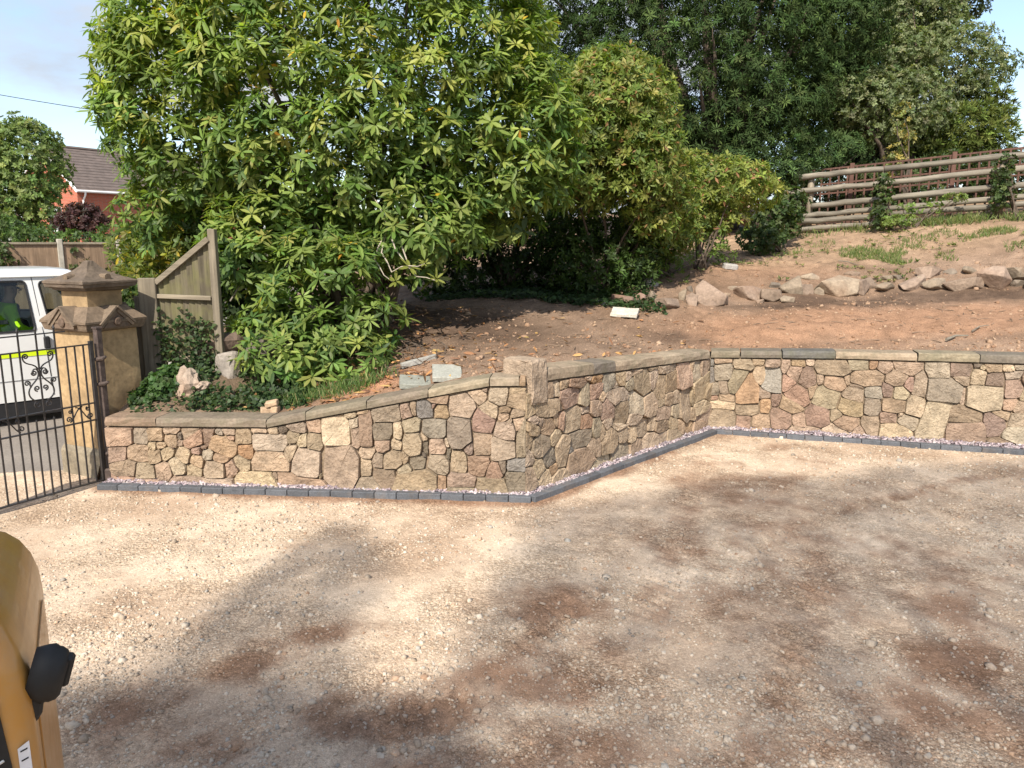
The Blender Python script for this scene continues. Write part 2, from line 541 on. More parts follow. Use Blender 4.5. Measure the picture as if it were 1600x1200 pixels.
def mat_drive():
    """packed crushed stone: grit cells of several sizes, each its own tone, over the mud colour carried by the mesh"""
    m, n, bs, out = new_mat("crushed_stone_and_mud")
    a = n.nodes.new("ShaderNodeAttribute"); a.attribute_name = "Col"
    c = coords(n)
    wob = noise_node(n, 40, 3, 0.6, c)
    wv = n.nodes.new("ShaderNodeVectorMath"); wv.operation = 'MULTIPLY_ADD'
    n.links.new(wob.outputs["Color"], wv.inputs[0]); wv.inputs[1].default_value = (.012, .012, .012); n.links.new(c, wv.inputs[2])
    last = a.outputs["Color"]; hs = []
    pn = noise_node(n, 1.5, 5, .65, c)
    stony = ramp_node(n, pn.outputs["Fac"], [(.40, (.16,) * 3), (.62, (.78,) * 3)])
    for sc, lo, hi in ((46, .74, 1.28), (95, .68, 1.32), (220, .72, 1.26)):
        v = n.nodes.new("ShaderNodeTexVoronoi"); v.inputs["Scale"].default_value = sc
        n.links.new(wv.outputs[0], v.inputs["Vector"])
        sp = n.nodes.new("ShaderNodeSeparateColor"); n.links.new(v.outputs["Color"], sp.inputs[0])
        r = ramp_node(n, sp.outputs[0], [(0.0, (lo, lo * .97, lo * .93)), (0.6, (1, 1, 1)), (1.0, (hi, hi * 1.0, hi * .99))])
        mm = mix_node(n, stony.outputs[0] if sc < 200 else .7, last, r.outputs[0], 'MULTIPLY'); last = mm.outputs[0]
        e = ramp_node(n, v.outputs["Distance"], [(0.35, (1, 1, 1)), (0.75, (.74, .70, .66))])
        mm = mix_node(n, stony.outputs[0] if sc < 200 else .6, last, e.outputs[0], 'MULTIPLY'); last = mm.outputs[0]
        hs.append((v.outputs["Distance"], 1.0 / sc))
    n.links.new(last, bs.inputs["Base Color"])
    bs.inputs["Roughness"].default_value = .95; bs.inputs["Specular IOR Level"].default_value = .1
    h = None
    for d, k in hs:
        ml = n.nodes.new("ShaderNodeMath"); ml.operation = 'MULTIPLY_ADD'; n.links.new(d, ml.inputs[0]); ml.inputs[1].default_value = -k * 60
        if h is None: ml.inputs[2].default_value = 0.0
        else: n.links.new(h, ml.inputs[2])
        h = ml.outputs[0]
    hm = n.nodes.new("ShaderNodeMath"); hm.operation = 'MULTIPLY'; n.links.new(h, hm.inputs[0]); n.links.new(stony.outputs[0], hm.inputs[1])
    bump_node(n, hm.outputs[0], 0.9, 0.010, bs)
    return m
m_drive = mat_drive()
o = np_mesh("driveway", np.stack([gx, gy, gz], 1), Fq, m_drive, col=colr, smooth=True)
tag(o, "driveway of rolled crushed limestone with red-brown mud", kind="structure")

CUBE_V = np.array([(-1, -1, -1), (1, -1, -1), (1, 1, -1), (-1, 1, -1), (-1, -1, 1), (1, -1, 1), (1, 1, 1), (-1, 1, 1)], dtype=float)
CUBE_F = np.array([(0, 3, 2, 1), (4, 5, 6, 7), (0, 1, 5, 4), (1, 2, 6, 5), (2, 3, 7, 6), (3, 0, 4, 7)])

def chips(name, P, size, col, mat, flat=(0.75, 0.5), tilt=0.35, parent=None, sink=0.3, taper=0.62):
    """many small angular stones in one mesh; P (n,3), size (n,) half length, col (n,3)"""
    n = len(P)
    r = RNG.random((n, 8, 3))
    V = CUBE_V[None] * (0.62 + 0.6 * r)
    V[:, 4:, :2] *= taper
    dims = np.stack([size, size * (flat[0] * (0.7 + 0.6 * RNG.random(n))), size * (flat[1] * (0.6 + 0.8 * RNG.random(n)))], 1)
    V = V * dims[:, None, :]
    ax = RNG.normal(0, tilt, n); ay = RNG.normal(0, tilt, n); az = RNG.random(n) * 6.283
    c, s = np.cos(ax)[:, None], np.sin(ax)[:, None]
    V[..., 1], V[..., 2] = V[..., 1] * c - V[..., 2] * s, V[..., 1] * s + V[..., 2] * c
    c, s = np.cos(ay)[:, None], np.sin(ay)[:, None]
    V[..., 0], V[..., 2] = V[..., 0] * c + V[..., 2] * s, -V[..., 0] * s + V[..., 2] * c
    c, s = np.cos(az)[:, None], np.sin(az)[:, None]
    V[..., 0], V[..., 1] = V[..., 0] * c - V[..., 1] * s, V[..., 0] * s + V[..., 1] * c
    V += (P + np.stack([0 * size, 0 * size, dims[:, 2] * sink], 1))[:, None, :]
    F = (CUBE_F[None] + (np.arange(n) * 8)[:, None, None]).reshape(-1, 4)
    return np_mesh(name, V.reshape(-1, 3), F, mat, parent=parent, col=np.repeat(col, 8, axis=0))

m_chip = mat_vcol("limestone_chips", 0.9, 90, 0.2, 0.0, 0.01, 0.2)
N = 115000
yy = 2.5 * (9.4 / 2.5) ** (RNG.random(N) ** 1.12)
xx = (RNG.random(N) * 2 - 1) * 0.86 * yy
dens = fbm(xx, yy, 1.3, 4, 31.0)
md = mud_mask(xx, yy)
keep = (RNG.random(N) < np.clip(0.10 + 2.2 * (dens - 0.33), 0.10, 1) * (1 - 0.65 * md) * np.clip(1.35 - 0.085 * yy, 0.45, 1)) & (yy < poly_y(xx, EDG) - 0.02) & ((xx > -3.9) | (yy < 7.5 + (xx + 3.9) * 0.25))
xx, yy, md = xx[keep], yy[keep], md[keep]
size = np.exp(RNG.normal(math.log(0.0052), 0.5, len(xx))) * (0.8 + 0.07 * yy)
size = np.clip(size, 0.0035, 0.032)
big = RNG.random(len(xx)) < 0.004
size = np.where(big, 0.013 + 0.014 * RNG.random(len(xx)), size)
zz = drive_h(xx, yy)
tone = RNG.random(len(xx))
cc = lerp3((0.33, 0.257, 0.188), (0.57, 0.485, 0.385), tone)
pk = RNG.random(len(xx))
cc[pk < 0.06] *= np.array((0.95, 0.78, 0.68)); cc[pk > 0.92] *= np.array((0.72, 0.78, 0.85))
cc = cc * (1 - 0.45 * md[:, None]) + np.array((0.20, 0.12, 0.08)) * (0.45 * md[:, None])
o = chips("gravel", np.stack([xx, yy, zz], 1), size, cc, m_chip)
tag(o, "loose pale limestone chippings lying over the driveway", "gravel", kind="stuff")

# ------------------------------------------------------------------ the earth bank behind the wall
CP = []
def cpt(u, v, Y): CP.append(tuple(at(u, v, Y)))
for p in [(-3.75, 7.25, .67), (-3.0, 7.2, .68), (-2.3, 7.12, .69), (-1.2, 7.02, .88), (-0.2, 6.95, 1.09), (0.4, 7.3, 1.12), (1.3, 8.25, 1.07), (2.4, 9.45, 1.0), (4.0, 9.05, 1.03), (5.8, 8.6, 1.07), (8.5, 8.0, 1.1),
          (-4.2, 9.0, .95), (-4.5, 12, 1.2), (-5, 18, 1.5), (-5, 30, 2), (12, 9, 1.5), (13, 14, 2.9), (13, 25, 3.6), (4, 30, 3.4), (12, 55, 4.2), (-5, 55, 3), (3, 55, 4)]:
    CP.append(p)
for q in [(300, 610, 7.55), (600, 560, 8.2), (560, 590, 7.7), (700, 545, 8.5), (640, 500, 9.5), (800, 470, 11.0), (960, 490, 10.45), (880, 500, 9.9), (1000, 478, 11.1), (1100, 475, 11.5), (1200, 470, 11.8), (1300, 460, 12.0), (1400, 455, 12.0),
          (1500, 451, 11.8), (1600, 448, 11.5), (1200, 432, 12.7), (1400, 424, 12.7), (1600, 419, 12.2), (1245, 366, 16.4), (1380, 356, 15.7), (1600, 340, 14.7), (1130, 417, 13.4), (1050, 432, 12.8), (900, 466, 11.9), (700, 472, 11.4),
          (1250, 395, 14.6), (1450, 380, 14.0), (1600, 372, 13.3), (440, 520, 9.2), (380, 560, 8.2), (340, 575, 8.0), (500, 560, 8.6), (1150, 520, 9.9), (1350, 505, 10.2), (1550, 500, 9.9)]:
    cpt(*q)
CPA = np.array(CP)

def _tps(r2): return np.where(r2 > 0, 0.5 * r2 * np.log(np.maximum(r2, 1e-12)), 0)
_n = len(CPA)
_K = _tps(((CPA[:, None, :2] - CPA[None, :, :2]) ** 2).sum(-1)) + np.eye(_n) * 0.02
_Pm = np.hstack([np.ones((_n, 1)), CPA[:, :2]])
_A = np.vstack([np.hstack([_K, _Pm]), np.hstack([_Pm.T, np.zeros((3, 3))])])
_S = np.linalg.solve(_A, np.concatenate([CPA[:, 2], np.zeros(3)]))

def bank_h(x, y):
    x = np.atleast_1d(np.asarray(x, float)); y = np.atleast_1d(np.asarray(y, float))
    out = np.zeros_like(x)
    for i in range(0, len(x), 20000):
        a, b = x[i:i + 20000], y[i:i + 20000]
        r2 = (a[:, None] - CPA[None, :, 0]) ** 2 + (b[:, None] - CPA[None, :, 1]) ** 2
        out[i:i + 20000] = _tps(r2) @ _S[:_n] + _S[_n] + _S[_n + 1] * a + _S[_n + 2] * b
    nearwall = np.clip((y - poly_y(x, W)) / 0.8 - 0.25, 0.05, 1)
    out += nearwall * (0.035 * (fbm(x, y, 15.0, 2, 44.0) - 0.5) + 0.16 * (fbm(x, y, 1.1, 4, 71.0) - 0.5) + 0.05 * (fbm(x, y, 6.0, 3, 33.0) - 0.5))
    return out

def bh(x, y): return float(bank_h(x, y)[0])

bx = np.concatenate([np.arange(-3.86, 9.2, 0.055), np.arange(9.2, 16, 0.4)])
trow = np.concatenate([np.arange(0.14, 9.0, 0.055), np.arange(9.0, 14, 0.25), np.arange(14, 52, 2.0)])
BX, BT = np.meshgrid(bx, trow, indexing="ij")
BY = poly_y(BX, W) + BT
x_, y_ = BX.ravel(), BY.ravel()
z_ = bank_h(x_, y_)

def blob(x, y, u, v, Y, rx, ry):
    c = at(u, v, Y)
    wx = x + 0.7 * (fbm(x, y, 1.5, 4, 15.0) - 0.5); wy = y + 0.7 * (fbm(x, y, 1.5, 4, 45.0) - 0.5)
    return np.exp(-(((wx - c.x) / rx) ** 2 + ((wy - c.y) / ry) ** 2))

def bank_col(x, y):
    n1 = fbm(x, y, 0.9, 5, 81.0); n2 = fbm(x, y, 14.0, 3, 83.0); n3 = fbm(x, y, 4.0, 4, 85.0)
    c = lerp3((0.17, 0.112, 0.075), (0.31, 0.215, 0.15), np.clip(n1 * 1.8 - 0.4, 0, 1))
    red = np.clip(blob(x, y, 1330, 500, 10.4, 2.2, 0.9) + blob(x, y, 1500, 490, 10.2, 2.0, 0.8) + 0.8 * blob(x, y, 1150, 520, 9.9, 0.8, 0.6) + 0.7 * blob(x, y, 1180, 415, 13.3, 1.2, 0.8), 0, 1)
    c = c * (1 - 0.75 * red[:, None]) + np.array((0.34, 0.195, 0.118)) * (0.75 * red[:, None])
    up = np.clip((y - 12.9) / 0.8, 0, 1) * np.clip((x - 3) / 1.5, 0, 1)
    c = c * (1 - 0.6 * up[:, None]) + np.array((0.36, 0.245, 0.155)) * (0.6 * up[:, None])
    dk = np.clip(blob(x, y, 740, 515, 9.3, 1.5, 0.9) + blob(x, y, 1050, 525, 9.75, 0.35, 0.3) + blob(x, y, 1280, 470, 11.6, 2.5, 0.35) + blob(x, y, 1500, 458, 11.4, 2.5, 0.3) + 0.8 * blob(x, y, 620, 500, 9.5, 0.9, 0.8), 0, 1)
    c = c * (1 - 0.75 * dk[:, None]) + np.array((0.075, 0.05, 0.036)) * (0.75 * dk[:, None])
    rd2 = np.clip(blob(x, y, 580, 605, 7.45, 0.5, 0.35), 0, 1)
    c = c * (1 - rd2[:, None]) + np.array((0.40, 0.20, 0.115)) * rd2[:, None]
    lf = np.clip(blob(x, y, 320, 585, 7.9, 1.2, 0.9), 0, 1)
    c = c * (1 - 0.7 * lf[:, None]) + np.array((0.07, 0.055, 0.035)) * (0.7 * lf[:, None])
    return c * (0.5 + 0.6 * n2 + 0.45 * n3)[:, None]

nbx, nby = len(bx), len(trow)
idx = np.arange(nbx * nby).reshape(nbx, nby)
Fq = np.stack([idx[:-1, :-1].ravel(), idx[1:, :-1].ravel(), idx[1:, 1:].ravel(), idx[:-1, 1:].ravel()], 1)
Vb = np.stack([x_, y_, z_], 1)
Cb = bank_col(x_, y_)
# skirt down to the road on the left
left = idx[0, :]
base = len(Vb)
sk = Vb[left].copy(); sk[:, 2] = -0.1; sk[:, 0] -= 0.25
Vb = np.vstack([Vb, sk]); Cb = np.vstack([Cb, Cb[left] * 0.8])
li = np.arange(len(left) - 1)
Fs = np.stack([left[:-1], left[1:], base + li + 1, base + li], 1)
m_bank = mat_vcol("bank_soil", 0.97, 70, 0.45, 0.8, 0.02, 0.08)
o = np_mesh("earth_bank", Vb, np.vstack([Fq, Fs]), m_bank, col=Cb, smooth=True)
tag(o, "bare red-brown earth bank above the stone wall", kind="structure")

# loose stones and chips on the bank
N = 18000
xx = RNG.uniform(-1.8, 9, N); yy = poly_y(xx, W) + 0.36 + RNG.random(N) ** 1.3 * 7.2
dn = fbm(xx, yy, 1.4, 4, 22.0)
kp = RNG.random(N) < np.clip((dn - 0.3) * 2.0, 0.05, 1) * np.clip(1.2 - (yy - poly_y(xx, W)) / 9, 0.3, 1)
xx, yy = xx[kp], yy[kp]
sz = np.clip(np.exp(RNG.normal(math.log(0.0085), 0.6, len(xx))), 0.004, 0.04)
cc = lerp3((0.24, 0.14, 0.085), (0.40, 0.28, 0.19), RNG.random(len(xx)) ** 1.8)
o = chips("soil_stones", np.stack([xx, yy, bank_h(xx, yy)], 1), sz, cc, m_chip)
tag(o, "small stones and clods scattered over the bare bank", "stones", kind="stuff")

# ------------------------------------------------------------------ rubble stone retaining wall
PAL = dict(t=(.32, .238, .165), c=(.41, .325, .23), g=(.25, .212, .16), p=(.29, .185, .14), o=(.35, .21, .115), d=(.12, .10, .085), b=(.175, .175, .16), r=(.23, .145, .105), y=(.33, .265, .165))
def pal(code):
    k = [PAL[x] for x in code]
    return tuple(sum(v[i] for v in k) / len(k) for i in range(3))

def parse(txt, ox, oy, sc):
    out = []
    for tok in txt.split(";"):
        tok = tok.strip()
        if not tok: continue
        f = tok.split(",")
        rot = float(f[5]) if len(f) > 5 else 0.0
        out.append((ox + float(f[0]) / sc, oy + float(f[1]) / sc, float(f[2]) / sc, float(f[3]) / sc, f[4], rot))
    return out

LEFT = parse("""150,755,150,110,pt;270,757,75,85,g;360,740,95,75,t;448,722,95,38,t;445,780,85,80,t;500,750,40,50,d;553,742,95,70,t;580,778,110,70,p,-25;665,760,50,110,dr,18;730,735,45,35,g;
792,733,75,40,t;795,770,55,35,p;870,755,105,85,t;965,722,80,32,t;1040,722,60,30,t;1030,792,200,100,cg;1170,760,95,75,td;1110,720,50,25,d;1190,705,90,60,td;1285,700,90,80,tr;345,805,40,65,t;395,800,70,50,t;500,795,45,40,t;
140,845,95,85,pt,10;260,845,115,95,t;430,845,80,80,t;355,875,70,90,t;520,855,95,85,t,30;600,835,65,55,p;660,855,70,75,cg;750,805,165,95,ot,20;885,845,105,95,o,-10;745,880,100,60,ot;1215,778,60,75,c;1150,845,80,95,t;1285,790,95,100,t;
1410,725,170,170,c;185,940,115,105,t;300,960,125,90,tg;405,960,100,115,tp;490,920,80,110,ct,-15;605,895,85,80,t;585,955,95,75,t;700,945,115,105,tc;800,945,75,105,tp;860,915,100,90,c,30;1030,895,215,120,t;1235,910,165,180,cg;
185,1010,110,30,p;340,1020,150,35,pt;540,1010,190,60,rt;720,1022,190,50,tc;945,1005,240,90,cy;1060,985,35,40,t;1210,1020,280,90,rt,8;1325,985,30,40,c;455,805,40,35,r;690,820,40,35,t;640,815,40,35,pt;110,800,40,40,t""", 150, 480, 3.75) + parse("""
130,790,240,270,t;210,520,70,75,c;235,610,60,120,t;290,565,80,205,dr;200,475,60,40,t;265,450,60,30,t;420,455,175,115,gt;400,575,130,100,gd;495,570,60,95,tc;540,445,70,100,tp,-20;590,440,40,70,t;655,445,95,105,b;580,530,105,90,tg;745,370,105,60,rt;
765,450,100,85,to;710,415,35,30,p;715,555,155,115,dg;890,420,170,170,c,20;990,355,110,95,t,20;1030,320,50,40,t;1110,355,120,110,ct;1225,320,60,55,t;1225,385,105,75,t;1060,445,115,100,t,25;1150,440,75,40,rt;1150,485,65,55,tr;1020,525,140,150,p,20;
880,580,160,190,dgt;1160,575,140,120,gt;1145,680,165,130,cg;1020,650,115,150,tpd;930,665,65,95,dr;580,655,120,145,tg;660,675,35,75,d;740,660,120,105,t;800,640,40,60,c;815,705,25,70,d;650,605,50,50,t;405,665,95,80,tp;485,650,70,60,t;300,705,85,85,t;
370,755,80,100,t;460,750,120,130,tg;530,735,50,80,t;610,765,95,105,dg,30;540,820,95,90,g,-30;650,720,30,40,d;290,805,80,105,t;410,855,145,115,tp;300,900,130,90,tg;620,880,250,140,t;745,785,130,130,ct;870,760,100,155,t;760,895,60,110,to;
890,875,180,90,tp;990,790,130,140,pr;1085,830,110,110,p;880,940,190,40,tg;1075,910,185,100,t;1150,790,40,80,d;1230,785,120,95,db;1225,885,140,130,d;1255,640,55,175,td;440,815,90,20,dt;1225,455,60,45,t;1240,540,60,80,t;1180,520,60,40,t""", 500, 530, 4.0)
SIDE = parse("""130,460,80,70,t;130,545,40,50,tg;110,690,40,110,tg;215,360,60,120,t;255,350,60,110,c;305,325,50,60,t;270,320,25,50,d;395,315,120,75,pr;455,280,40,40,t;515,300,65,50,o;350,400,130,140,p;440,390,60,150,g,15;510,365,80,110,p;205,465,120,110,t;290,460,35,65,t;160,550,55,55,t;
120,615,55,80,t;215,585,90,110,to;260,545,45,80,t;300,540,45,100,p;365,535,105,150,gt;440,485,80,50,tc;445,555,85,90,po;505,465,75,110,t;580,470,80,130,tp;590,310,70,100,g;635,320,50,70,c;665,285,60,90,t;620,395,80,110,gt;680,385,60,80,tg;720,320,55,85,g;
800,310,95,190,tg,-10;870,290,60,130,c,15;925,215,40,55,t;980,220,50,55,t;780,235,80,50,t;910,340,70,150,t,10;985,310,90,120,t;1065,270,80,160,pt;1145,230,45,140,c;1185,210,40,100,t;1110,210,30,60,t;1165,360,90,140,tc;670,495,90,135,tg;760,430,90,150,gc;
850,450,90,150,t;750,530,60,90,t;965,415,50,90,t;915,440,55,40,t;1070,455,55,220,tg;1015,400,40,80,tc;930,500,100,80,t;1010,500,50,90,c;1120,400,40,80,t;1165,460,70,90,c;1205,380,40,70,t;510,600,60,120,gt;545,620,50,110,t;575,565,50,90,t;650,590,70,55,c;
590,670,100,150,t;670,640,70,110,tg,15;735,630,45,100,c;800,590,70,120,t;857,565,45,90,c;915,580,80,90,pg;845,680,90,110,tc;770,705,80,80,t;665,730,100,100,g;415,655,120,110,gt;490,710,80,120,t;410,790,170,130,rt;300,750,70,190,tg;350,730,35,50,b;
260,650,60,100,t;160,705,110,130,t;215,780,80,100,db;160,830,80,100,t;200,890,60,90,c;245,850,50,80,to;290,880,90,70,t;550,790,80,50,c;1000,560,50,90,t;990,640,80,80,tc;930,660,70,70,c;1080,590,55,70,to;1040,580,40,90,t;1155,580,60,70,co;1175,520,70,50,t;1110,510,40,60,t;400,870,40,30,p;
700,270,40,60,c;850,220,50,40,t;540,400,40,70,t;105,780,50,90,tg;100,880,50,80,dt""", 800, 520, 4.0)
RIGHT = parse("""30,145,40,40,b;30,207,35,85,bd;95,135,85,30,t;100,193,100,80,cg;195,155,100,50,ct;270,145,55,35,t;345,150,75,45,t;165,240,75,125,tg,18;50,280,65,60,tg;98,270,40,65,t;215,280,110,160,op;280,215,85,90,t;340,235,95,130,gb;410,160,45,75,t;465,150,70,35,to;
530,150,40,30,c;450,200,75,75,tr;515,220,90,95,pd,-25;420,250,70,80,p;645,172,180,70,td;770,160,105,55,gc;845,155,45,45,po;905,175,85,60,tp;1010,170,140,80,t;575,230,45,45,t;655,250,105,75,tp;715,230,30,50,t;815,225,155,80,t;960,225,110,85,pt,20;
1020,255,60,70,pr;1080,255,65,120,tc;1165,185,115,95,cg;1285,183,120,70,dp;1280,235,90,50,t;1360,165,45,30,d;1390,175,30,30,c;1445,173,80,45,t;1520,170,75,40,c;1565,165,50,35,g;1370,220,80,75,c;1450,235,90,65,dr;1550,210,80,45,gc;1545,275,85,100,tp;
1590,230,40,60,rd;470,310,120,85,p,15;540,290,40,60,t;610,325,130,110,gt;300,305,60,40,rt;355,335,50,60,p;305,365,50,70,o;430,365,105,70,tr,20;45,325,50,30,p;115,325,70,35,t;85,358,130,40,c;215,380,110,55,t;95,430,120,105,gt;20,385,25,30,t;195,455,75,75,p;
285,440,90,70,pt;385,425,110,110,pr;475,435,75,70,tp;565,415,120,115,p;745,310,105,80,tg;765,267,65,30,dr;845,295,90,65,g;915,278,65,75,dr;985,298,80,75,c;730,370,130,90,yt,30;840,365,80,85,g;945,360,115,65,tr;660,405,70,60,tc;710,450,120,80,pt;825,470,90,105,td;
915,425,85,60,tr;975,405,25,30,t;1055,370,95,100,ct;1020,450,110,70,c;1195,280,185,115,gd;1395,325,195,125,tc;1285,405,165,85,td;1145,450,140,230,gc,12;1300,510,205,120,tp;950,500,165,100,tc;780,495,80,60,tr;650,490,130,70,c;500,495,170,55,t;320,490,150,25,t;
1455,460,110,120,dp;1480,415,95,50,t;1525,360,80,60,pt,-20;1590,315,40,55,c;1570,375,70,60,pt;1570,440,90,70,yg;1550,515,150,80,cg;1490,550,160,70,tp;1180,550,30,40,t;1297,320,25,80,c""", 1100, 520, 3.2)

m_mortar = mat_plain("sand_mortar", (0.22, 0.163, 0.11), 0.95, var=0.4, scale=25, bump=0.7, bdist=0.02)
m_stone = mat_objcol("rubble_stone", 0.88, 7, 0.40, 1.0, 0.045)
m_coping = mat_objcol("coping_stone", 0.85, 6, 0.30, 0.5, 0.02, moss=(0.125, 0.118, 0.072))

wall = empty("stone_retaining_wall", (W[0].x, W[0].y, 0), "rubble stone retaining wall with flat coping slabs stepping round the gravel driveway", "wall")
wall["kind"] = "thing"

def hull_poly(pts, rnd):
    """convex outline of a stone, simplified to a few straight sides with small rounded corners"""
    pts = sorted(set((round(a, 4), round(b, 4)) for a, b in pts))
    if len(pts) < 5: return None
    def half(P):
        h = []
        for p in P:
            while len(h) >= 2 and (h[-1][0] - h[-2][0]) * (p[1] - h[-2][1]) - (h[-1][1] - h[-2][1]) * (p[0] - h[-2][0]) <= 0: h.pop()
            h.append(p)
        return h[:-1]
    H = half(pts) + half(pts[::-1])
    def tri(i):
        a, b, c = H[i - 1], H[i], H[(i + 1) % len(H)]
        return abs((b[0] - a[0]) * (c[1] - a[1]) - (b[1] - a[1]) * (c[0] - a[0])) / 2
    area = abs(sum(H[i - 1][0] * H[i][1] - H[i][0] * H[i - 1][1] for i in range(len(H)))) / 2
    lim = max(0.00006, area * 0.009)
    while len(H) > 4:
        i = min(range(len(H)), key=tri)
        if tri(i) > lim and len(H) <= 7: break
        H.pop(i)
    cx = sum(p[0] for p in H) / len(H); cy = sum(p[1] for p in H) / len(H)
    out = []
    n = len(H)
    for i in range(n):
        p, a, b = Vector(H[i]), Vector(H[i - 1]), Vector(H[(i + 1) % n])
        r = min(0.007 * rnd.uniform(.4, 1.6), (a - p).length * .3, (b - p).length * .3)
        u, w = (a - p).normalized(), (b - p).normalized()
        out.append(p + u * r); out.append(p + (u + w) * r * .28); out.append(p + w * r)
        m = (p + b) / 2; nn = Vector((-(b - p).y, (b - p).x)).normalized()
        out.append(m + nn * rnd.uniform(-.006, .003))
    res = []
    for q in out:
        L_ = math.hypot(q.x, q.y)
        k = max(.3, (L_ - 0.0018) / max(L_, 1e-4))
        res.append((q.x * k, q.y * k))
    return res

def stone_mesh(poly, depth, rnd):
    """poly: list of (s, z) round the centre; returns verts in (s, d, z) local and faces"""
    n = len(poly)
    vs, fs = [], []
    def ring(k, d, jit=0.0):
        b = len(vs)
        for (s, z) in poly:
            r = math.hypot(s, z)
            kk = max(0.05, (r - k) / r) if k < 0.5 else k - 0.5
            vs.append((s * kk, d + rnd.uniform(-jit, jit), z * kk))
        return b
    tx, tz = rnd.uniform(-.12, .12), rnd.uniform(-.12, .12)
    a = ring(0.0, -0.03); b = ring(0.0, depth * 0.45, 0.003); c = ring(0.0045, depth, 0.003); d = ring(0.5 + 0.55, depth + rnd.uniform(0, 0.004), 0.0045)
    for i in range(c, len(vs)):
        s, dd, z = vs[i]
        vs[i] = (s, dd + tx * s + tz * z, z)
    vs.append((0, depth + rnd.uniform(-0.004, 0.008), 0))
    for r0, r1 in ((a, b), (b, c), (c, d)):
        for i in range(n):
            j = (i + 1) % n
            fs.append((r0 + i, r0 + j, r1 + j, r1 + i))
    for i in range(n):
        fs.append((d + i, d + (i + 1) % n, len(vs) - 1))
    return vs, fs

def wall_section(name_label, A, B, seeds, ztop, extra=None, seedn=0, thick=0.32, ends=(0, 0)):
    rnd = random.Random(seedn)
    dv = (B - A); Lg = dv.length; dv = dv / Lg
    nv = Vector((dv.y, -dv.x))                  # towards the drive
    P = lambda s, d, z: (A.x + dv.x * s + nv.x * d, A.y + dv.y * s + nv.y * d, z)
    # mortar core
    svals = sorted(set([0.0 - ends[0], Lg + ends[1]] + [q for q in np.arange(0.2, Lg, 0.2)]))
    vs, fs = [], []
    for s in svals:
        zt = ztop(min(max(s, 0), Lg)) - 0.004
        vs += [P(s, 0, -0.08), P(s, 0, zt), P(s, -thick, zt), P(s, -thick, -0.08)]
    for i in range(len(svals) - 1):
        a, b = i * 4, i * 4 + 4
        for k in range(4):
            fs.append((a + k, b + k, b + (k + 1) % 4, a + (k + 1) % 4))
    fs += [(3, 2, 1, 0), tuple(range(len(vs) - 4, len(vs)))]
    core = build("wall_section", vs, fs, m_mortar, wall)
    core["label"] = name_label
    # stones
    S = []
    for u, v, w, h, code, rot in seeds:
        s, z = on_plane(u, v, A, B)
        s1, _ = on_plane(u - w / 2, v, A, B); s2, _ = on_plane(u + w / 2, v, A, B)
        _, z1 = on_plane(u, v - h / 2, A, B); _, z2 = on_plane(u, v + h / 2, A, B)
        S.append((s, z, abs(s2 - s1) / 2, abs(z1 - z2) / 2, code, math.radians(-rot)))
    if extra: S += extra(rnd)
    cs = 0.01
    sg = np.arange(-ends[0], Lg + ends[1], cs); zg = np.arange(0.0, 1.3, cs)
    SG, ZG = np.meshgrid(sg, zg, indexing="ij")
    best = np.full(SG.shape, 9.0); lab = np.full(SG.shape, -1)
    wob_s = 0.03 * (fbm(SG, ZG, 9.0, 2, 5 + seedn) - 0.5); wob_z = 0.03 * (fbm(SG, ZG, 9.0, 2, 50 + seedn) - 0.5)
    for i, (s, z, a, b, code, rot) in enumerate(S):
        ds, dz = SG + wob_s - s, ZG + wob_z - z
        c_, s_ = math.cos(rot), math.sin(rot)
        x = (ds * c_ + dz * s_) / max(a, .02); y = (-ds * s_ + dz * c_) / max(b, .02)
        d = (np.abs(x) ** 5 + np.abs(y) ** 5) ** (1 / 5)
        # additive in metres so that small stones keep their size
        m = (d - 1) * min(a, b)
        better = m < best
        best[better] = m[better]; lab[better] = i
    top = np.array([ztop(min(max(q, 0), Lg)) for q in sg])[:, None]
    lab[(ZG > top - 0.006) | (ZG < 0.035)] = -1
    lab[best > 0.09] = -1
    def label_at(s, z):
        i, j = int(round((s + ends[0]) / cs)), int(round(z / cs))
        if i < 0 or j < 0 or i >= lab.shape[0] or j >= lab.shape[1]: return -1
        return lab[i, j]
    for i, (s, z, a, b, code, rot) in enumerate(S):
        cells = np.argwhere(lab == i)
        if len(cells) < 6: continue
        cm = cells.mean(0)
        s0, z0 = sg[int(cm[0])], zg[int(cm[1])]
        if label_at(s0, z0) != i:
            k = np.argmin(((cells - cm) ** 2).sum(1)); s0, z0 = sg[cells[k][0]], zg[cells[k][1]]
        poly = hull_poly([(sg[q[0]] - s0, zg[q[1]] - z0) for q in cells], rnd)
        if poly is None: continue
        depth = rnd.uniform(0.024, 0.052) * (1.15 if a * b > .02 else 1.0)
        lv, lf = stone_mesh(poly, depth, rnd)
        me = bpy.data.meshes.new("stone")
        me.from_pydata([(dv.x * q[0] + nv.x * q[1], dv.y * q[0] + nv.y * q[1], q[2]) for q in lv], [], lf)
        me.update()
        st = link("stone", me, m_stone, core, P(s0, 0, z0))
        c = pal(code); c = tuple(.78 * a_ + .22 * b_ for a_, b_ in zip(c, (.335, .255, .17))); jv = rnd.uniform(0.84, 1.2)
        st.color = (c[0] * jv * rnd.uniform(.96, 1.04), c[1] * jv, c[2] * jv * rnd.uniform(.93, 1.07), 1)
    return core, P

def piece_ramp(pts):
    return lambda s: float(np.interp(s, [p[0] for p in pts], [p[1] for p in pts]))

zt_left = piece_ramp([(0, .60), (1.57, .618), (3.65, 1.045), (4.1, 1.055)])
zt_side = piece_ramp([(0, 1.06), (.23, 1.065), (3.34, .925), (4, .925)])
zt_right = piece_ramp([(0, .925), (1.4, .965), (3.35, .985), (7, 1.0)])

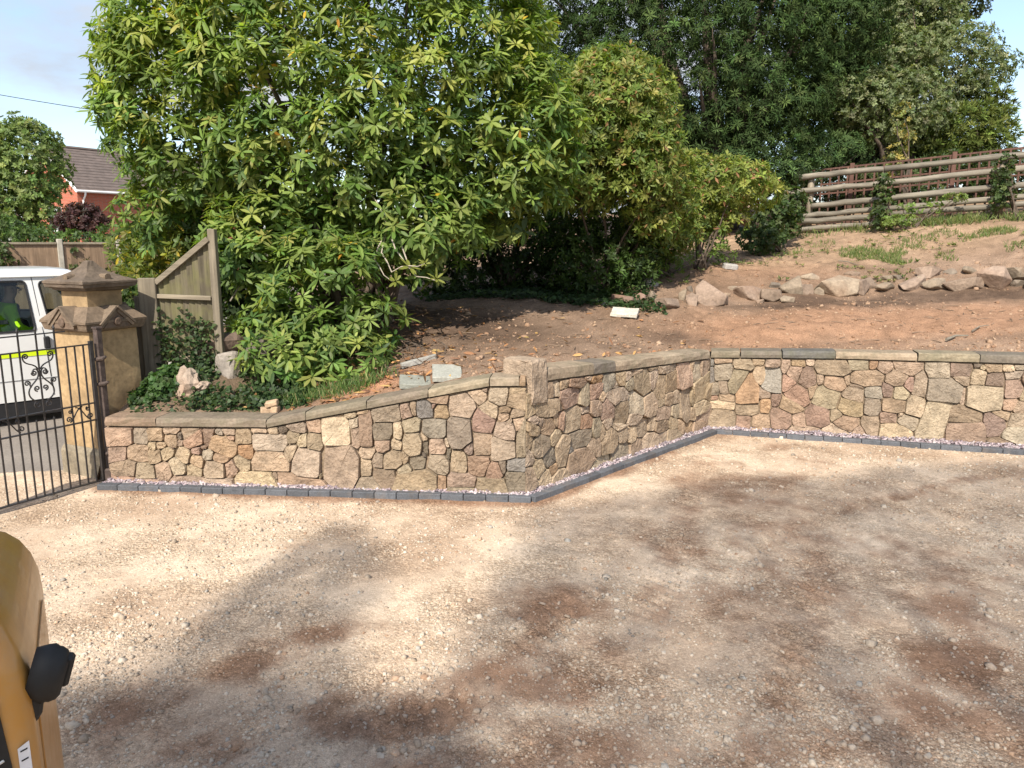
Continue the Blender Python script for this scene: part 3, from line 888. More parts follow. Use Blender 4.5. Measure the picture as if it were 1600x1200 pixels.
def extra_right(rnd):
    out = []
    z = 0.08
    while z < 1.0:
        s = 3.52 + rnd.uniform(0, .12)
        h = rnd.uniform(.07, .12)
        while s < 7.0:
            w = rnd.uniform(.07, .2)
            out.append((s + w, z + h + rnd.uniform(-.03, .03), w, h * rnd.uniform(.8, 1.2), random.choice(["t", "c", "tp", "g", "tg", "p", "dt"]), rnd.uniform(-.3, .3)))
            s += 2 * w
        z += 2 * h
    return out

sec_l, P_l = wall_section("straight lit section beside the gate, rising to the corner", W[0], W[1], LEFT, zt_left, None, 1, ends=(0.0, 0.02))
sec_s, P_s = wall_section("section running back from the corner", W[1], W[2], SIDE, zt_side, None, 2, ends=(0.02, 0.0))
sec_r, P_r = wall_section("long section along the right of the drive", W[2], W[4], RIGHT, zt_right, extra_right, 3)

def coping(core, P, s0, s1, zb0, zb1, h, code, seed, over=0.045, back=0.24, gap=0.004):
    """one coping slab, bottom edge from zb0 to zb1, with a worn uneven arris"""
    rnd = random.Random(seed)
    ns = max(2, int((s1 - s0) / 0.12))
    vs, fs = [], []
    prof = [(over, 0.006), (over + 0.004, h * 0.5), (over - 0.004, h - 0.012), (over - 0.02, h), (-back * .5, h + 0.002), (-back, h), (-back, 0)]
    prof.append((0.0, 0.0))
    np_ = len(prof)
    for i in range(ns + 1):
        t = i / ns
        s = s0 + gap + (s1 - s0 - 2 * gap) * t
        zb = zb0 + (zb1 - zb0) * t
        for k, (d, z) in enumerate(prof):
            j = 0.006 if 0 < k < 5 else 0.0015
            vs.append(P(s + rnd.uniform(-.004, .004) * (i in (0, ns)), d + rnd.uniform(-j, j), zb + z + rnd.uniform(-j, j) * .7))
    for i in range(ns):
        for k in range(np_):
            fs.append((i * np_ + k, (i + 1) * np_ + k, (i + 1) * np_ + (k + 1) % np_, i * np_ + (k + 1) % np_))
    fs += [tuple(range(np_))[::-1], tuple(range(ns * np_, ns * np_ + np_))]
    c0 = P((s0 + s1) / 2, -0.1, (zb0 + zb1) / 2)
    o = build("coping_slab", vs, fs, m_coping, core, origin=c0)
    c = tuple(x * .84 for x in pal(code))
    o.color = (*c, 1)
    return o

def sL(u, v=640): return on_plane(u, v, W[0], W[1])[0]
def sS(u, v=575): return on_plane(u, v, W[1], W[2])[0]
def sR(u, v=555): return on_plane(u, v, W[2], W[4])[0]
for i, (u0, u1, code, h) in enumerate([(166, 246, "rt", .085), (246, 418, "dgt", .083), (418, 480, "gdt", .08), (480, 575, "ygd", .078), (575, 671, "dgt", .078), (671, 766, "ycg", .078), (766, 812, "ctg", .078)]):
    a, b = sL(u0), sL(u1)
    coping(sec_l, P_l, a, b, zt_left(a) + .003, zt_left(b) + .003, h, code, i)
coping(sec_l, P_l, sL(812), 3.975, zt_left(3.9) + .003, zt_left(3.95) + .003, .085, "to", 31, back=.12)
for i, (u0, u1, code, h) in enumerate([(849, 922, "tc", .115), (922, 956, "dbt", .11), (956, 1031, "tc", .105), (1031, 1062, "c", .10), (1062, 1103, "cgt", .10)]):
    a, b = sS(u0), sS(u1)
    coping(sec_s, P_s, a, b, zt_side(a) + .003, zt_side(b) + .003, h, code, 40 + i)
for i, (u0, u1, code, h) in enumerate([(1107, 1156, "gyd", .085), (1157, 1221, "gd", .088), (1222, 1305, "db", .088), (1305, 1432, "tc", .085), (1433, 1530, "gy", .095), (1530, 1640, "dg", .095), (1640, 1760, "tg", .095), (1760, 1930, "gd", .095), (1930, 2120, "t", .095)]):
    a, b = sR(u0), sR(u1)
    if b < 6.9: coping(sec_r, P_r, max(a, 0.0), b, zt_right(a) + .003, zt_right(b) + .003, h, code, 60 + i)

# upright stone standing at the corner of the wall
def upright():
    bm = bmesh.new()
    dv = (W[2] - W[1]).normalized(); nv = Vector((dv.y, -dv.x))
    R = Matrix(((dv.x, nv.x, 0), (dv.y, nv.y, 0), (0, 0, 1)))
    c = W[1] + dv * 0.135 + nv * -0.12
    bm_box(bm, (0, 0, 0), (0.22, 0.36, 0.40), None, 0.022, 2)
    bmesh.ops.subdivide_edges(bm, edges=[e for e in bm.edges if e.calc_length() > 0.12], cuts=3, use_grid_fill=True)
    rnd = random.Random(5)
    for v in bm.verts:
        v.co += Vector((rnd.gauss(0, .004), rnd.gauss(0, .004), rnd.gauss(0, .003)))
        if v.co.z > 0.1: v.co.y += 0.03 * (v.co.z - .1) * (1 if v.co.y < 0 else -1) * 2
    bmesh.ops.transform(bm, matrix=Matrix.Translation((c.x, c.y, 1.075)) @ R.to_4x4(), verts=bm.verts)
    o = from_bm("upright_stone", bm, m_stone, wall, origin=(c.x, c.y, 0.78))
    o.color = (.33, .25, .18, 1)
    o["label"] = "upright tan stone block rising above the coping at the corner"
upright()

# ------------------------------------------------------------------ edging blocks and slate
m_edge = mat_objcol("blue_grey_block", 0.6, 14, 0.25, 0.25, 0.01, stain=(0.2, 0.15, 0.11), stain_amt=0.4)
edging = bpy.data.objects.new("kerb", None); COL.objects.link(edging)
edging.location = (EDG[0].x, EDG[0].y, 0); ORG["kerb"] = Vector(edging.location)
tag(edging, "kerb of blue-grey edging blocks along the foot of the wall", kind="structure")
_bm = bmesh.new()
bm_box(_bm, (0, 0, 0), (0.1985, 0.088, 0.118), None, 0.004, 1)
me_edge = bpy.data.meshes.new("edging_block"); _bm.to_mesh(me_edge); _bm.free(); me_edge.materials.append(m_edge)
rnd = random.Random(9)
for a, b in zip(EDG[:-1], EDG[1:]):
    d = b - a; n = int(round(d.length / 0.2)); d.normalize()
    stp = (b - a).length / n
    for i in range(n):
        c = a + d * stp * (i + 0.5)
        o = link("edging_block", me_edge, m_edge, edging, (c.x, c.y, 0.008 + rnd.uniform(-.002, .002)))
        o.rotation_euler = (rnd.uniform(-.015, .015), rnd.uniform(-.01, .01), math.atan2(d.y, d.x) + rnd.uniform(-.006, .006))
        k = rnd.uniform(.85, 1.2)
        o.color = (.098 * k, .104 * k, .115 * k, 1)

m_slate = mat_vcol("plum_slate", 0.7, 60, 0.2, 0, 0.01, 0.3)
pts, szs, cls = [], [], []
for (a, b), (wa, wb) in zip(zip(EDG[:-1], EDG[1:]), zip(W[:-1], W[1:])):
    n = int((b - a).length * 620)
    for i in range(n):
        t = rnd.random(); q = rnd.random()
        p = a.lerp(b, t) * (1 - q) + wa.lerp(wb, t) * q
        if q < 0.30: continue
        pts.append((p.x, p.y, 0.038 + 0.035 * q + rnd.uniform(0, .015))); szs.append(rnd.uniform(.009, .024))
        k = rnd.uniform(.6, 1.35)
        cls.append(random.choice([(.36 * k, .29 * k, .30 * k), (.30 * k, .255 * k, .27 * k), (.43 * k, .37 * k, .36 * k), (.22 * k, .17 * k, .185 * k)]))
o = chips("slate_chippings", np.array(pts), np.array(szs), np.array(cls), m_slate, flat=(.7, .28), tilt=.5, taper=.9)
tag(o, "plum slate chippings filling the strip between wall and edging", "slate", kind="stuff")
# bed under the slate
vs, fs = [], []
for i, (e, w_) in enumerate(zip(EDG, W)):
    vs += [(e.x, e.y, 0.03), (w_.x, w_.y, 0.06)]
    if i: fs.append((2 * i - 2, 2 * i, 2 * i + 1, 2 * i - 1))
o = build("chippings_bed", vs, fs, mat_plain("slate_dust", (0.16, 0.125, 0.12), 0.95, var=.4, scale=60))
tag(o, "narrow bed of slate dust under the chippings", kind="structure")

# ------------------------------------------------------------------ the gateway: pillar, iron post, gate
def on_bank(u, v, lift=0.0):
    """where a sight line meets the bank surface"""
    d = ray(u, v)
    ts = np.linspace(6.9, 40, 3300)
    X, Y, Z = d[0] * ts, d[1] * ts, CAM_H + d[2] * ts
    ok = Y > poly_y(X, W) + 0.3
    X, Y, Z = X[ok], Y[ok], Z[ok]
    below = np.nonzero(Z < bank_h(X, Y))[0]
    i = below[0] if len(below) else len(X) - 1
    return Vector((X[i], Y[i], bh(X[i], Y[i]) + lift))

PA = Vector((0.43, 0.903)).normalized(); PB = Vector((-PA.y, PA.x))
PE = Vector((-4.05, 7.25))
PC = PE + (PA + PB) * 0.265
PROT = math.atan2(PA.y, PA.x)
m_ochre = mat_objcol("ochre_sandstone", 0.9, 3.0, 0.22, 0.4, 0.02, stain=(0.11, 0.075, 0.045), stain_amt=0.75)
m_cap = mat_objcol("weathered_cap_stone", 0.9, 5.0, 0.35, 0.5, 0.02, stain=(0.06, 0.05, 0.04), stain_amt=0.6)
pillar = empty("gate_pillar", (PC.x, PC.y, 0), "ochre sandstone gate pillar with dark gabled cap and pyramid top", "pillar")

def square_loft(secs, wob=0.0, seed=0, sub=6):
    """stack of square sections (half width, z), each side subdivided"""
    rnd = random.Random(seed)
    vs, fs = [], []
    ring = []
    for k in range(4):
        c0 = [(-1, -1), (1, -1), (1, 1), (-1, 1)][k]; c1 = [(-1, -1), (1, -1), (1, 1), (-1, 1)][(k + 1) % 4]
        for i in range(sub):
            t = i / sub
            ring.append((c0[0] + (c1[0] - c0[0]) * t, c0[1] + (c1[1] - c0[1]) * t))
    n = len(ring)
    R = rotz(PROT)
    for h, z in secs:
        for (x, y) in ring:
            p = R @ Vector((x * h, y * h, 0))
            vs.append((PC.x + p.x + rnd.uniform(-wob, wob), PC.y + p.y + rnd.uniform(-wob, wob), z + rnd.uniform(-wob, wob)))
    for j in range(len(secs) - 1):
        for i in range(n):
            fs.append((j * n + i, j * n + (i + 1) % n, (j + 1) * n + (i + 1) % n, (j + 1) * n + i))
    fs += [tuple(range(n))[::-1], tuple(range((len(secs) - 1) * n, len(secs) * n))]
    return vs, fs

def ppart(name, secs, mat, col, wob=0.002, seed=0):
    v, f = square_loft(secs, wob, seed)
    o = build(name, v, f, mat, pillar)
    o.color = (*col, 1)
    return o
ppart("plinth", [(.295, -.06), (.295, .24), (.285, .27), (.272, .30)], m_cap, (.25, .21, .15), .003, 1)
ppart("shaft", [(.262, .295), (.265, .45), (.265, .8), (.265, 1.2), (.262, 1.465)], m_ochre, (.36, .25, .135), .002, 2)
ppart("cap", [(.275, 1.455), (.31, 1.468), (.318, 1.49), (.325, 1.51), (.332, 1.535), (.34, 1.54), (.34, 1.56), (.328, 1.572), (.21, 1.685), (.19, 1.69)], m_cap, (.175, .128, .088), .003, 3)
ppart("neck", [(.186, 1.688), (.188, 1.76), (.188, 1.84)], m_ochre, (.36, .25, .135), .002, 4)
top_cap = ppart("top_cap", [(.195, 1.838), (.235, 1.85), (.245, 1.868), (.285, 1.88), (.29, 1.905), (.30, 1.915), (.30, 1.935), (.28, 1.948), (.20, 1.975), (.12, 2.02), (.062, 2.075), (.035, 2.12), (.02, 2.128)], m_cap, (.125, .095, .07), .003, 5)
Rp = rotz(PROT)
for k in range(4):
    Rk = rotz(PROT + k * math.pi / 2)
    def loc(x, y, z): # x outward, y along the face
        p = Rk @ Vector((x, y, 0)); return Vector((PC.x + p.x, PC.y + p.y, z))
    # gablet body
    vs = [loc(.20, -.17, 1.49), loc(.20, .17, 1.49), loc(.20, 0, 1.665), loc(.335, -.15, 1.487), loc(.335, .15, 1.487), loc(.335, 0, 1.64)]
    g = build("gablet", vs, [(0, 1, 2)[::-1], (3, 4, 5), (0, 3, 5, 2), (1, 2, 5, 4), (0, 1, 4, 3)], m_cap, pillar)
    g.color = (.15, .105, .075, 1)
    for sgn in (-1, 1):
        bm = bmesh.new()
        a, b = loc(.30, sgn * .185, 1.515), loc(.30, 0, 1.683)
        dv = (b - a)
        out = (Rk @ Vector((1, 0, 0))).normalized()
        nrm = out.cross(dv).normalized() * (1 if out.cross(dv).z > 0 else -1)
        for w0, w1, d0, d1 in ((-.03, 0.0, -.12, .045), (0.0, .02, -.12, .06)):
            q = []
            for p in (a, b):
                for (h, dd) in ((w0, d0), (w0, d1), (w1, d1), (w1, d0)):
                    q.append(bm.verts.new(p + nrm * h + out * dd))
            for i in range(4): bm.faces.new((q[i], q[(i + 1) % 4], q[4 + (i + 1) % 4], q[4 + i]))
            bm.faces.new(q[:4][::-1]); bm.faces.new(q[4:])
        o = from_bm("moulding", bm, m_cap, g); o.color = (.16, .12, .085, 1)
    bm = bmesh.new()
    c0 = loc(.325, 0, 1.545); c1 = loc(.350, 0, 1.545)
    bm_tube(bm, [c0, c1, c1 + (c1 - c0) * .3], [.042, .042, .03], 14)
    o = from_bm("boss", bm, m_cap, g); o.color = (.13, .09, .065, 1)
    bm = bmesh.new()
    c0 = loc(.17, 0, 1.972); c1 = loc(.262, 0, 1.972)
    bm_tube(bm, [c0, c1], [.035, .035], 12)
    o = from_bm("boss", bm, m_cap, top_cap); o.color = (.15, .11, .075, 1)

m_iron = mat_plain("black_painted_iron", (0.022, 0.019, 0.018), 0.5, 0.0, 0.5, var=0.4, scale=30, bump=0.2, bdist=0.003)
m_rust = mat_plain("rusty_iron", (0.07, 0.05, 0.042), 0.75, 0.0, 0.4, var=0.5, scale=20, bump=0.3, bdist=0.004)
GA = Vector((-3.93, 7.07)); GD = Vector((-.4995, -.8663)).normalized()
ipost = empty("iron_gate_post", (GA.x + .03, GA.y + .06, 0), "dark iron gate post standing against the ochre pillar", "gate post")
ip = Vector((GA.x + .03, GA.y + .06, 0))
bm = bmesh.new(); bm_box(bm, ip + Vector((0, 0, .75)), (.058, .058, 1.52), rotz(PROT), .006, 1); from_bm("post", bm, m_rust, ipost)
bm = bmesh.new(); bm_box(bm, ip + Vector((0, 0, 1.515)), (.07, .07, .02), rotz(PROT), .004, 1); from_bm("top_plate", bm, m_rust, ipost)
bm = bmesh.new(); bm_box(bm, ip + Vector((.03, -.02, .08)), (.13, .11, .16), rotz(PROT + .3), .015, 1); from_bm("base_block", bm, m_rust, ipost)
for z in (1.22, .98, .3):
    bm = bmesh.new(); bm_tube(bm, [ip + Vector((-.02, -.03, z)), ip + Vector((.05, -.045, z + .01)), ip + Vector((.085, -.05, z + .03))], [.02, .022, .012], 8); from_bm("hinge_lug", bm, m_rust, ipost)

gate = empty("iron_gate", (GA.x, GA.y, 0), "black wrought iron gate with scrollwork swung open in front of the pillar", "gate")
def gp(s, z, d=0.0):
    return Vector((GA.x + GD.x * s - GD.y * d, GA.y + GD.y * s + GD.x * d, z))
GROT = rotz(math.atan2(GD.y, GD.x))
def gbar(name, s0, z0, s1, z1, w, t=None):
    bm = bmesh.new()
    t = t or w
    c = (gp(s0, z0) + gp(s1, z1)) / 2
    if abs(s1 - s0) > abs(z1 - z0): size = (abs(s1 - s0), t, w)
    else: size = (w, t, abs(z1 - z0))
    bm_box(bm, c, size, GROT, .0015, 1)
    return from_bm(name, bm, m_iron, gate)
GL = 1.62
gbar("hinge_stile", .012, .03, .012, 1.40, .034)
gbar("lock_stile", GL, .03, GL, 1.40, .034)
for z, s0 in ((.055, 0.03), (.652, 0.03), (.815, 0.03), (1.37, 0.03)):
    gbar("rail", s0, z, GL - .018, z, .011, .032)
gbar("rail", .24, 1.512, GL - .25, 1.512, .010, .028)
full = [.085, .165, .245, .72, .80, .88, .96, 1.04, 1.38, 1.46, 1.54]
for s in full: gbar("bar", s, .05, s, 1.372, .013)
for s in (.335, .495, .645, 1.12, 1.21, 1.30):
    b = gbar("bar", s, .05, s, 1.545, .013)
    bm = bmesh.new(); bm_tube(bm, [gp(s, 1.545), gp(s, 1.552), gp(s, 1.562), gp(s, 1.585)], [.008, .013, .010, .001], 8); from_bm("finial", bm, m_iron, b)
for s in (.415, .57, 1.165, 1.255):
    b = gbar("bar", s, .05, s, .735, .013)
    bm = bmesh.new(); bm_tube(bm, [gp(s, .735), gp(s, .745), gp(s, .765)], [.008, .009, .001], 6); from_bm("finial", bm, m_iron, b)

def spiral(c, r, a0, turns, sgn, n=22):
    out = []
    for i in range(n + 1):
        t = i / n
        rr = r * (1 - .82 * t)
        a = a0 + sgn * turns * 2 * math.pi * t
        out.append((c[0] + rr * math.cos(a), c[1] + rr * math.sin(a)))
    return out

def bez(p0, p1, p2, p3, n=14):
    return [tuple(p0[k] * (1 - t) ** 3 + 3 * p1[k] * t * (1 - t) ** 2 + 3 * p2[k] * t * t * (1 - t) + p3[k] * t ** 3 for k in (0, 1)) for t in [i / n for i in range(n + 1)]]

def scroll(pts, r=.0065):
    bm = bmesh.new(); bm_tube(bm, [gp(a, b) for a, b in pts], r, 6); from_bm("scroll", bm, m_iron, gate)

def lyre(cs):
    for sg in (-1, 1):
        X = lambda s: cs + sg * s
        fl = lambda P: [(X(a), b) for a, b in P]
        scroll(fl(spiral((.045, .89), .032, math.pi * .5, 1.4, -1)[::-1] + bez((.045, .922), (.10, .94), (.135, 1.0), (.085, 1.06)) + bez((.085, 1.06), (.05, 1.10), (.012, 1.12), (.012, 1.17))))
        scroll(fl(bez((.085, 1.05), (.12, 1.0), (.10, 1.1), (.125, 1.12))[:1] + spiral((.115, 1.09), .026, math.pi * 1.2, 1.4, -1)))
        scroll(fl(spiral((.035, 1.035), .026, math.pi * 1.5, 1.3, 1)))
        scroll(fl(bez((.012, 1.15), (.012, 1.24), (.06, 1.21), (.065, 1.175)) + spiral((.048, 1.175), .024, 0, 1.4, -1)))
        scroll(fl(bez((.012, 1.2), (.03, 1.27), (.12, 1.24), (.13, 1.31)) + spiral((.105, 1.325), .026, -.3, 1.4, 1)))
lyre(.495); lyre(1.21)
for (s0, s1) in ((.03, .335), (.645, 1.12), (1.30, 1.6)):
    w = s1 - s0
    for sg in (0, 1):
        X = (lambda s: s0 + s) if sg == 0 else (lambda s: s1 - s)
        k = min(1.0, w / .33)
        scroll([(X(a * k), b) for a, b in spiral((.055, .70), .03, -1.2, 1.4, 1)[::-1] + bez((.066, .672), (.11, .69), (.14, .80), (.2, .80))], .006)
        scroll([(X(a * k), b) for a, b in spiral((.075, .772), .022, 1.2, 1.4, -1)], .0055)

# ------------------------------------------------------------------ timber fence panel beside the pillar
m_grey_wood = mat_wood("silvered_timber", (0.11, 0.092, 0.068), (0.255, 0.215, 0.155), 2, 4.0)
m_board = mat_wood("mossy_board", (0.075, 0.062, 0.042), (0.20, 0.17, 0.115), 2, 4.0, moss=(0.17, 0.165, 0.06), moss_amt=0.5)
m_rail_x = mat_wood("silvered_rail", (0.15, 0.125, 0.09), (0.31, 0.26, 0.19), 0, 4.0)
panel = empty("timber_fence_panel", (-3.45, 8.0, .7), "short weathered timber fence panel with sloping top beside the gate pillar", "fence")
bm = bmesh.new(); bm_box(bm, (-3.795, 8.0, 1.26), (.18, .10, 1.36), rotz(.05), .006, 1); from_bm("post", bm, m_grey_wood, panel)
bm = bmesh.new(); bm_box(bm, (-3.098, 8.02, 1.64), (.075, .085, 1.6), rotz(.0), .005, 1); from_bm("post", bm, m_grey_wood, panel)
bm = bmesh.new(); bm_box(bm, (-3.915, 8.03, 1.0), (.10, .03, 1.5), rotz(.05), .003, 1); from_bm("side_board", bm, m_grey_wood, panel)
nb = 9
for i in range(nb):
    x0 = -3.70 + i * (.565 / nb); x1 = x0 + .565 / nb - .004
    zt0 = 1.90 + (x0 + 3.70) / .565 * .44; zt1 = 1.90 + (x1 + 3.70) / .565 * .44
    y = 8.03
    t0, t1 = .026, .008
    zb = 1.135 + random.uniform(-.008, .008)
    vs = [(x0, y, zb), (x1, y, zb), (x1, y + .0, zt1), (x0, y, zt0), (x0, y - t0, zb), (x1, y - t1, zb), (x1, y - t1, zt1), (x0, y - t0, zt0)]
    build("board", vs, [(0, 1, 2, 3)[::-1], (4, 5, 6, 7), (0, 1, 5, 4), (1, 2, 6, 5), (2, 3, 7, 6), (3, 0, 4, 7)], m_board, panel, origin=((x0 + x1) / 2, y, zb))
ang = math.atan2(.44, .565)
Ry = Matrix.Rotation(-ang, 3, 'Y')
bm = bmesh.new(); bm_box(bm, (-3.418, 7.99, 2.115), (.73, .06, .055), Ry, .004, 1); from_bm("rail", bm, m_rail_x, panel)
bm = bmesh.new(); bm_box(bm, (-3.418, 7.985, 1.742), (.56, .05, .045), Matrix.Rotation(.04, 3, 'Y'), .004, 1); from_bm("rail", bm, m_rail_x, panel)
bm = bmesh.new(); bm_box(bm, (-3.418, 8.04, 1.10), (.56, .03, .10), None, .004, 1); from_bm("gravel_board", bm, m_rail_x, panel)

# ------------------------------------------------------------------ white van on the road, with a person in the back seat
VA = Vector((-6.55, 9.49)); VF = Vector((.726, .688)).normalized(); VN = Vector((VF.y, -VF.x))
def vp(s, d, z):
    """s forward, d towards the camera side from the near flank, z up"""
    return Vector((VA.x + VF.x * s + VN.x * d, VA.y + VF.y * s + VN.y * d, z))
van = empty("white_van", vp(0, -.98, 0), "white van with fluorescent yellow stripe parked on the road behind the gate", "van")
m_vanw = mat_plain("white_van_paint", (0.70, 0.70, 0.69), 0.28, 0, 0.5, coat=0.6, var=0.04, scale=3)
m_black = mat_plain("black_plastic", (0.018, 0.018, 0.02), 0.55, 0, 0.4, var=0.2, scale=20)
m_stripe = mat_plain("fluorescent_yellow_film", (0.62, 0.78, 0.02), 0.4, 0, 0.4, var=0.04, scale=5)
m_seat = mat_plain("dark_seat_cloth", (0.035, 0.037, 0.045), 0.9, var=0.2, scale=30)
m_rubber = mat_plain("tyre_rubber", (0.02, 0.02, 0.02), 0.85, var=0.2, scale=40)
m_alloy = mat_plain("steel_rim", (0.45, 0.46, 0.48), 0.35, 0.8, 0.5, var=0.1)
def mat_glass():
    m, n, bs, out = new_mat("tinted_glass")
    tr = n.nodes.new("ShaderNodeBsdfTransparent"); tr.inputs[0].default_value = (.62, .68, .64, 1)
    gl = n.nodes.new("ShaderNodeBsdfGlossy"); gl.inputs["Roughness"].default_value = .02
    fr = n.nodes.new("ShaderNodeFresnel"); fr.inputs[0].default_value = 1.5
    mx = n.nodes.new("ShaderNodeMixShader")
    n.links.new(fr.outputs[0], mx.inputs[0]); n.links.new(tr.outputs[0], mx.inputs[1]); n.links.new(gl.outputs[0], mx.inputs[2])
    n.links.new(mx.outputs[0], out.inputs[0])
    return m
m_glass = mat_glass()
def lean(z): return -max(0.0, z - 1.15) * .14
VW = 1.96
side_outline = [(-2.45, .30), (-1.95, .28), (-1.9, .5), (-1.6, .68), (-1.3, .5), (-1.25, .28), (1.32, .28), (1.38, .5), (1.68, .68), (1.98, .5), (2.03, .30), (2.50, .32), (2.52, .75), (2.40, .98), (1.75, 1.17), (1.10, 1.86), (.4, 1.875), (-2.38, 1.875), (-2.45, 1.2)]
WIN1 = [(-.62, 1.18), (.515, 1.18), (.468, 1.815), (-.62, 1.815)]
WIN2 = [(.675, 1.315), (1.50, 1.27), (1.08, 1.79), (.615, 1.81)]
def round_poly(P, r=.05, n=4):
    out = []
    m = len(P)
    for i in range(m):
        p = Vector(P[i]); a = Vector(P[i - 1]); b = Vector(P[(i + 1) % m])
        u = (a - p).normalized(); w = (b - p).normalized()
        rr = min(r, (a - p).length * .4, (b - p).length * .4)
        for k in range(n + 1):
            t = k / n
            out.append(tuple((p + u * rr) * (1 - t) ** 2 + p * 2 * t * (1 - t) + (p + w * rr) * t * t))
    return out
W1R, W2R = round_poly(WIN1, .05), round_poly(WIN2, .07)
bm = bmesh.new()
for far in (0, 1):
    es = []
    dd = (lambda z: lean(z)) if not far else (lambda z: -VW - lean(z))
    for lp in (side_outline, W1R, W2R):
        vv = [bm.verts.new(vp(s, dd(z), z)) for s, z in lp]
        es += [bm.edges.new((vv[i], vv[(i + 1) % len(vv)])) for i in range(len(vv))]
    bmesh.ops.triangle_fill(bm, use_beauty=True, use_dissolve=False, edges=es)
# top, front, rear skins
top_path = [(2.50, .32), (2.52, .75), (2.40, .98), (1.75, 1.17)]
def strip(path, crown=0.0):
    for (s0, z0), (s1, z1) in zip(path[:-1], path[1:]):
        n = 6
        r0, r1 = [], []
        for i in range(n + 1):
            t = i / n
            a0, b0 = lean(z0), -VW - lean(z0); a1, b1 = lean(z1), -VW - lean(z1)
            up = crown * (1 - (2 * t - 1) ** 6)
            r0.append(bm.verts.new(vp(s0, a0 + (b0 - a0) * t, z0 + up))); r1.append(bm.verts.new(vp(s1, a1 + (b1 - a1) * t, z1 + up)))
        for i in range(n): bm.faces.new((r0[i], r0[i + 1], r1[i + 1], r1[i]))
strip(top_path)
strip([(-2.38, 1.875), (-2.45, 1.2), (-2.45, .3)])
strip([(-2.45, .3), (2.50, .32)])
from_bm("body", bm, m_vanw, van)
# roof skin with its drip edge
vs, fs = [], []
sect = [(.03, 1.868), (.035, 1.885), (-.01, 1.90), (-.05, 1.935), (-.14, 1.955), (-.5, 1.975)]
sl = [-2.42, -1.0, .4, .85, 1.02, 1.10, 1.15]
for s in sl:
    drop = 0 if s < 1.0 else (s - 1.0) * .5
    row = [(d + lean(1.87), z - drop) for d, z in sect]
    row += [(-VW - d - lean(1.87) * 1, z) for d, z in [(a - lean(1.87), b) for a, b in row[::-1]]]
    for d, z in row: vs.append(vp(s, d, z))
nr = 12
for i in range(len(sl) - 1):
    for k in range(nr - 1):
        fs.append((i * nr + k, (i + 1) * nr + k, (i + 1) * nr + k + 1, i * nr + k + 1))
fs += [tuple(range(nr)), tuple(range((len(sl) - 1) * nr, len(sl) * nr))[::-1]]
build("roof", vs, fs, m_vanw, van, smooth=True)
for far in (0, 1):
    dd = (lambda z, o=0: lean(z) + o) if not far else (lambda z, o=0: -VW - lean(z) - o)
    for R_ in (W1R, W2R):
        win = build("window", [vp(s, dd(z, -.012), z) for s, z in R_], [tuple(range(len(R_)))], m_glass, van)
        bm = bmesh.new(); bm_tube(bm, [vp(s, dd(z, -.004), z) for s, z in R_ + R_[:2]], .016, 5, False); from_bm("seal", bm, m_black, win)
dd = lean
vs = [vp(1.10, dd(1.86) - .03, 1.86), vp(1.75, dd(1.17) - .03, 1.17), vp(1.75, -VW + .03, 1.17), vp(1.10, -VW + .12, 1.86)]
build("windscreen", vs, [(0, 1, 2, 3)], m_glass, van)
bm = bmesh.new()
for (s0, z0), (s1, z1) in [((.545, 1.86), (.60, 1.1)), ((.60, 1.1), (.64, .32))]:
    bm_tube(bm, [vp(s0, lean(z0) + .001, z0), vp(s1, lean(z1) + .001, z1)], .005, 4)
from_bm("door_seam", bm, m_black, van)
bm = bmesh.new(); bm_tube(bm, [vp(s, .002, .555) for s in (-2.4, 0, 1.3)], .006, 5); from_bm("side_crease", bm, mat_plain("shut_line_grey", (.3, .3, .3), .5), van)
v4 = [vp(-2.44, .004, .825), vp(1.9, .004, .872), vp(1.9, .004, .93), vp(-2.44, .004, .883)]
build("stripe", v4, [(0, 1, 2, 3)], m_stripe, van)
bm = bmesh.new(); bm_box(bm, vp(.62, .02, 1.02), (.07, .05, .16), rotz(math.atan2(VF.y, VF.x)), .015, 2); from_bm("door_handle", bm, m_black, van)
bm = bmesh.new(); bm_box(bm, vp(-.2, -.06, .17), (2.5, .10, .20), rotz(math.atan2(VF.y, VF.x)), .01, 1); from_bm("side_step", bm, m_black, van)
bm = bmesh.new(); bm_box(bm, vp(1.2, .12, 1.36), (.10, .20, .24), rotz(math.atan2(VF.y, VF.x)), .03, 2); mir = from_bm("door_mirror", bm, m_black, van)
for s in (-1.6, 1.68):
    for d in (-.12, -VW + .12):
        bm = bmesh.new()
        bm_tube(bm, [vp(s, d - .1, .33), vp(s, d - .085, .33), vp(s, d + .085, .33), vp(s, d + .1, .33)], [.29, .33, .33, .29], 24)
        wh = from_bm("wheel", bm, m_rubber, van)
        bm = bmesh.new(); bm_tube(bm, [vp(s, d + (.09 if d > -1 else -.09), .33), vp(s, d + (.105 if d > -1 else -.105), .33)], [.2, .18], 20); from_bm("rim", bm, m_alloy, wh)
for s0, d in ((.15, -.45), (.15, -1.45), (.75, -.5), (.75, -1.45)):
    bm = bmesh.new()
    Rv = rotz(math.atan2(VF.y, VF.x))
    bm_box(bm, vp(s0 - .02 - .25, d, .95), (.14, .48, .72), Rv @ Matrix.Rotation(-.15, 3, 'Y'), .05, 2)
    bm_box(bm, vp(s0 - .36, d, 1.42), (.10, .26, .2), Rv, .04, 2)
    bm_box(bm, vp(s0, d, .58), (.5, .48, .2), Rv, .05, 2)
    from_bm("seat", bm, m_seat, van)
bm = bmesh.new(); bm_box(bm, vp(1.5, -VW / 2, 1.05), (.35, VW - .3, .3), rotz(math.atan2(VF.y, VF.x)), .06, 2); from_bm("dashboard", bm, m_black, van)
bm = bmesh.new()
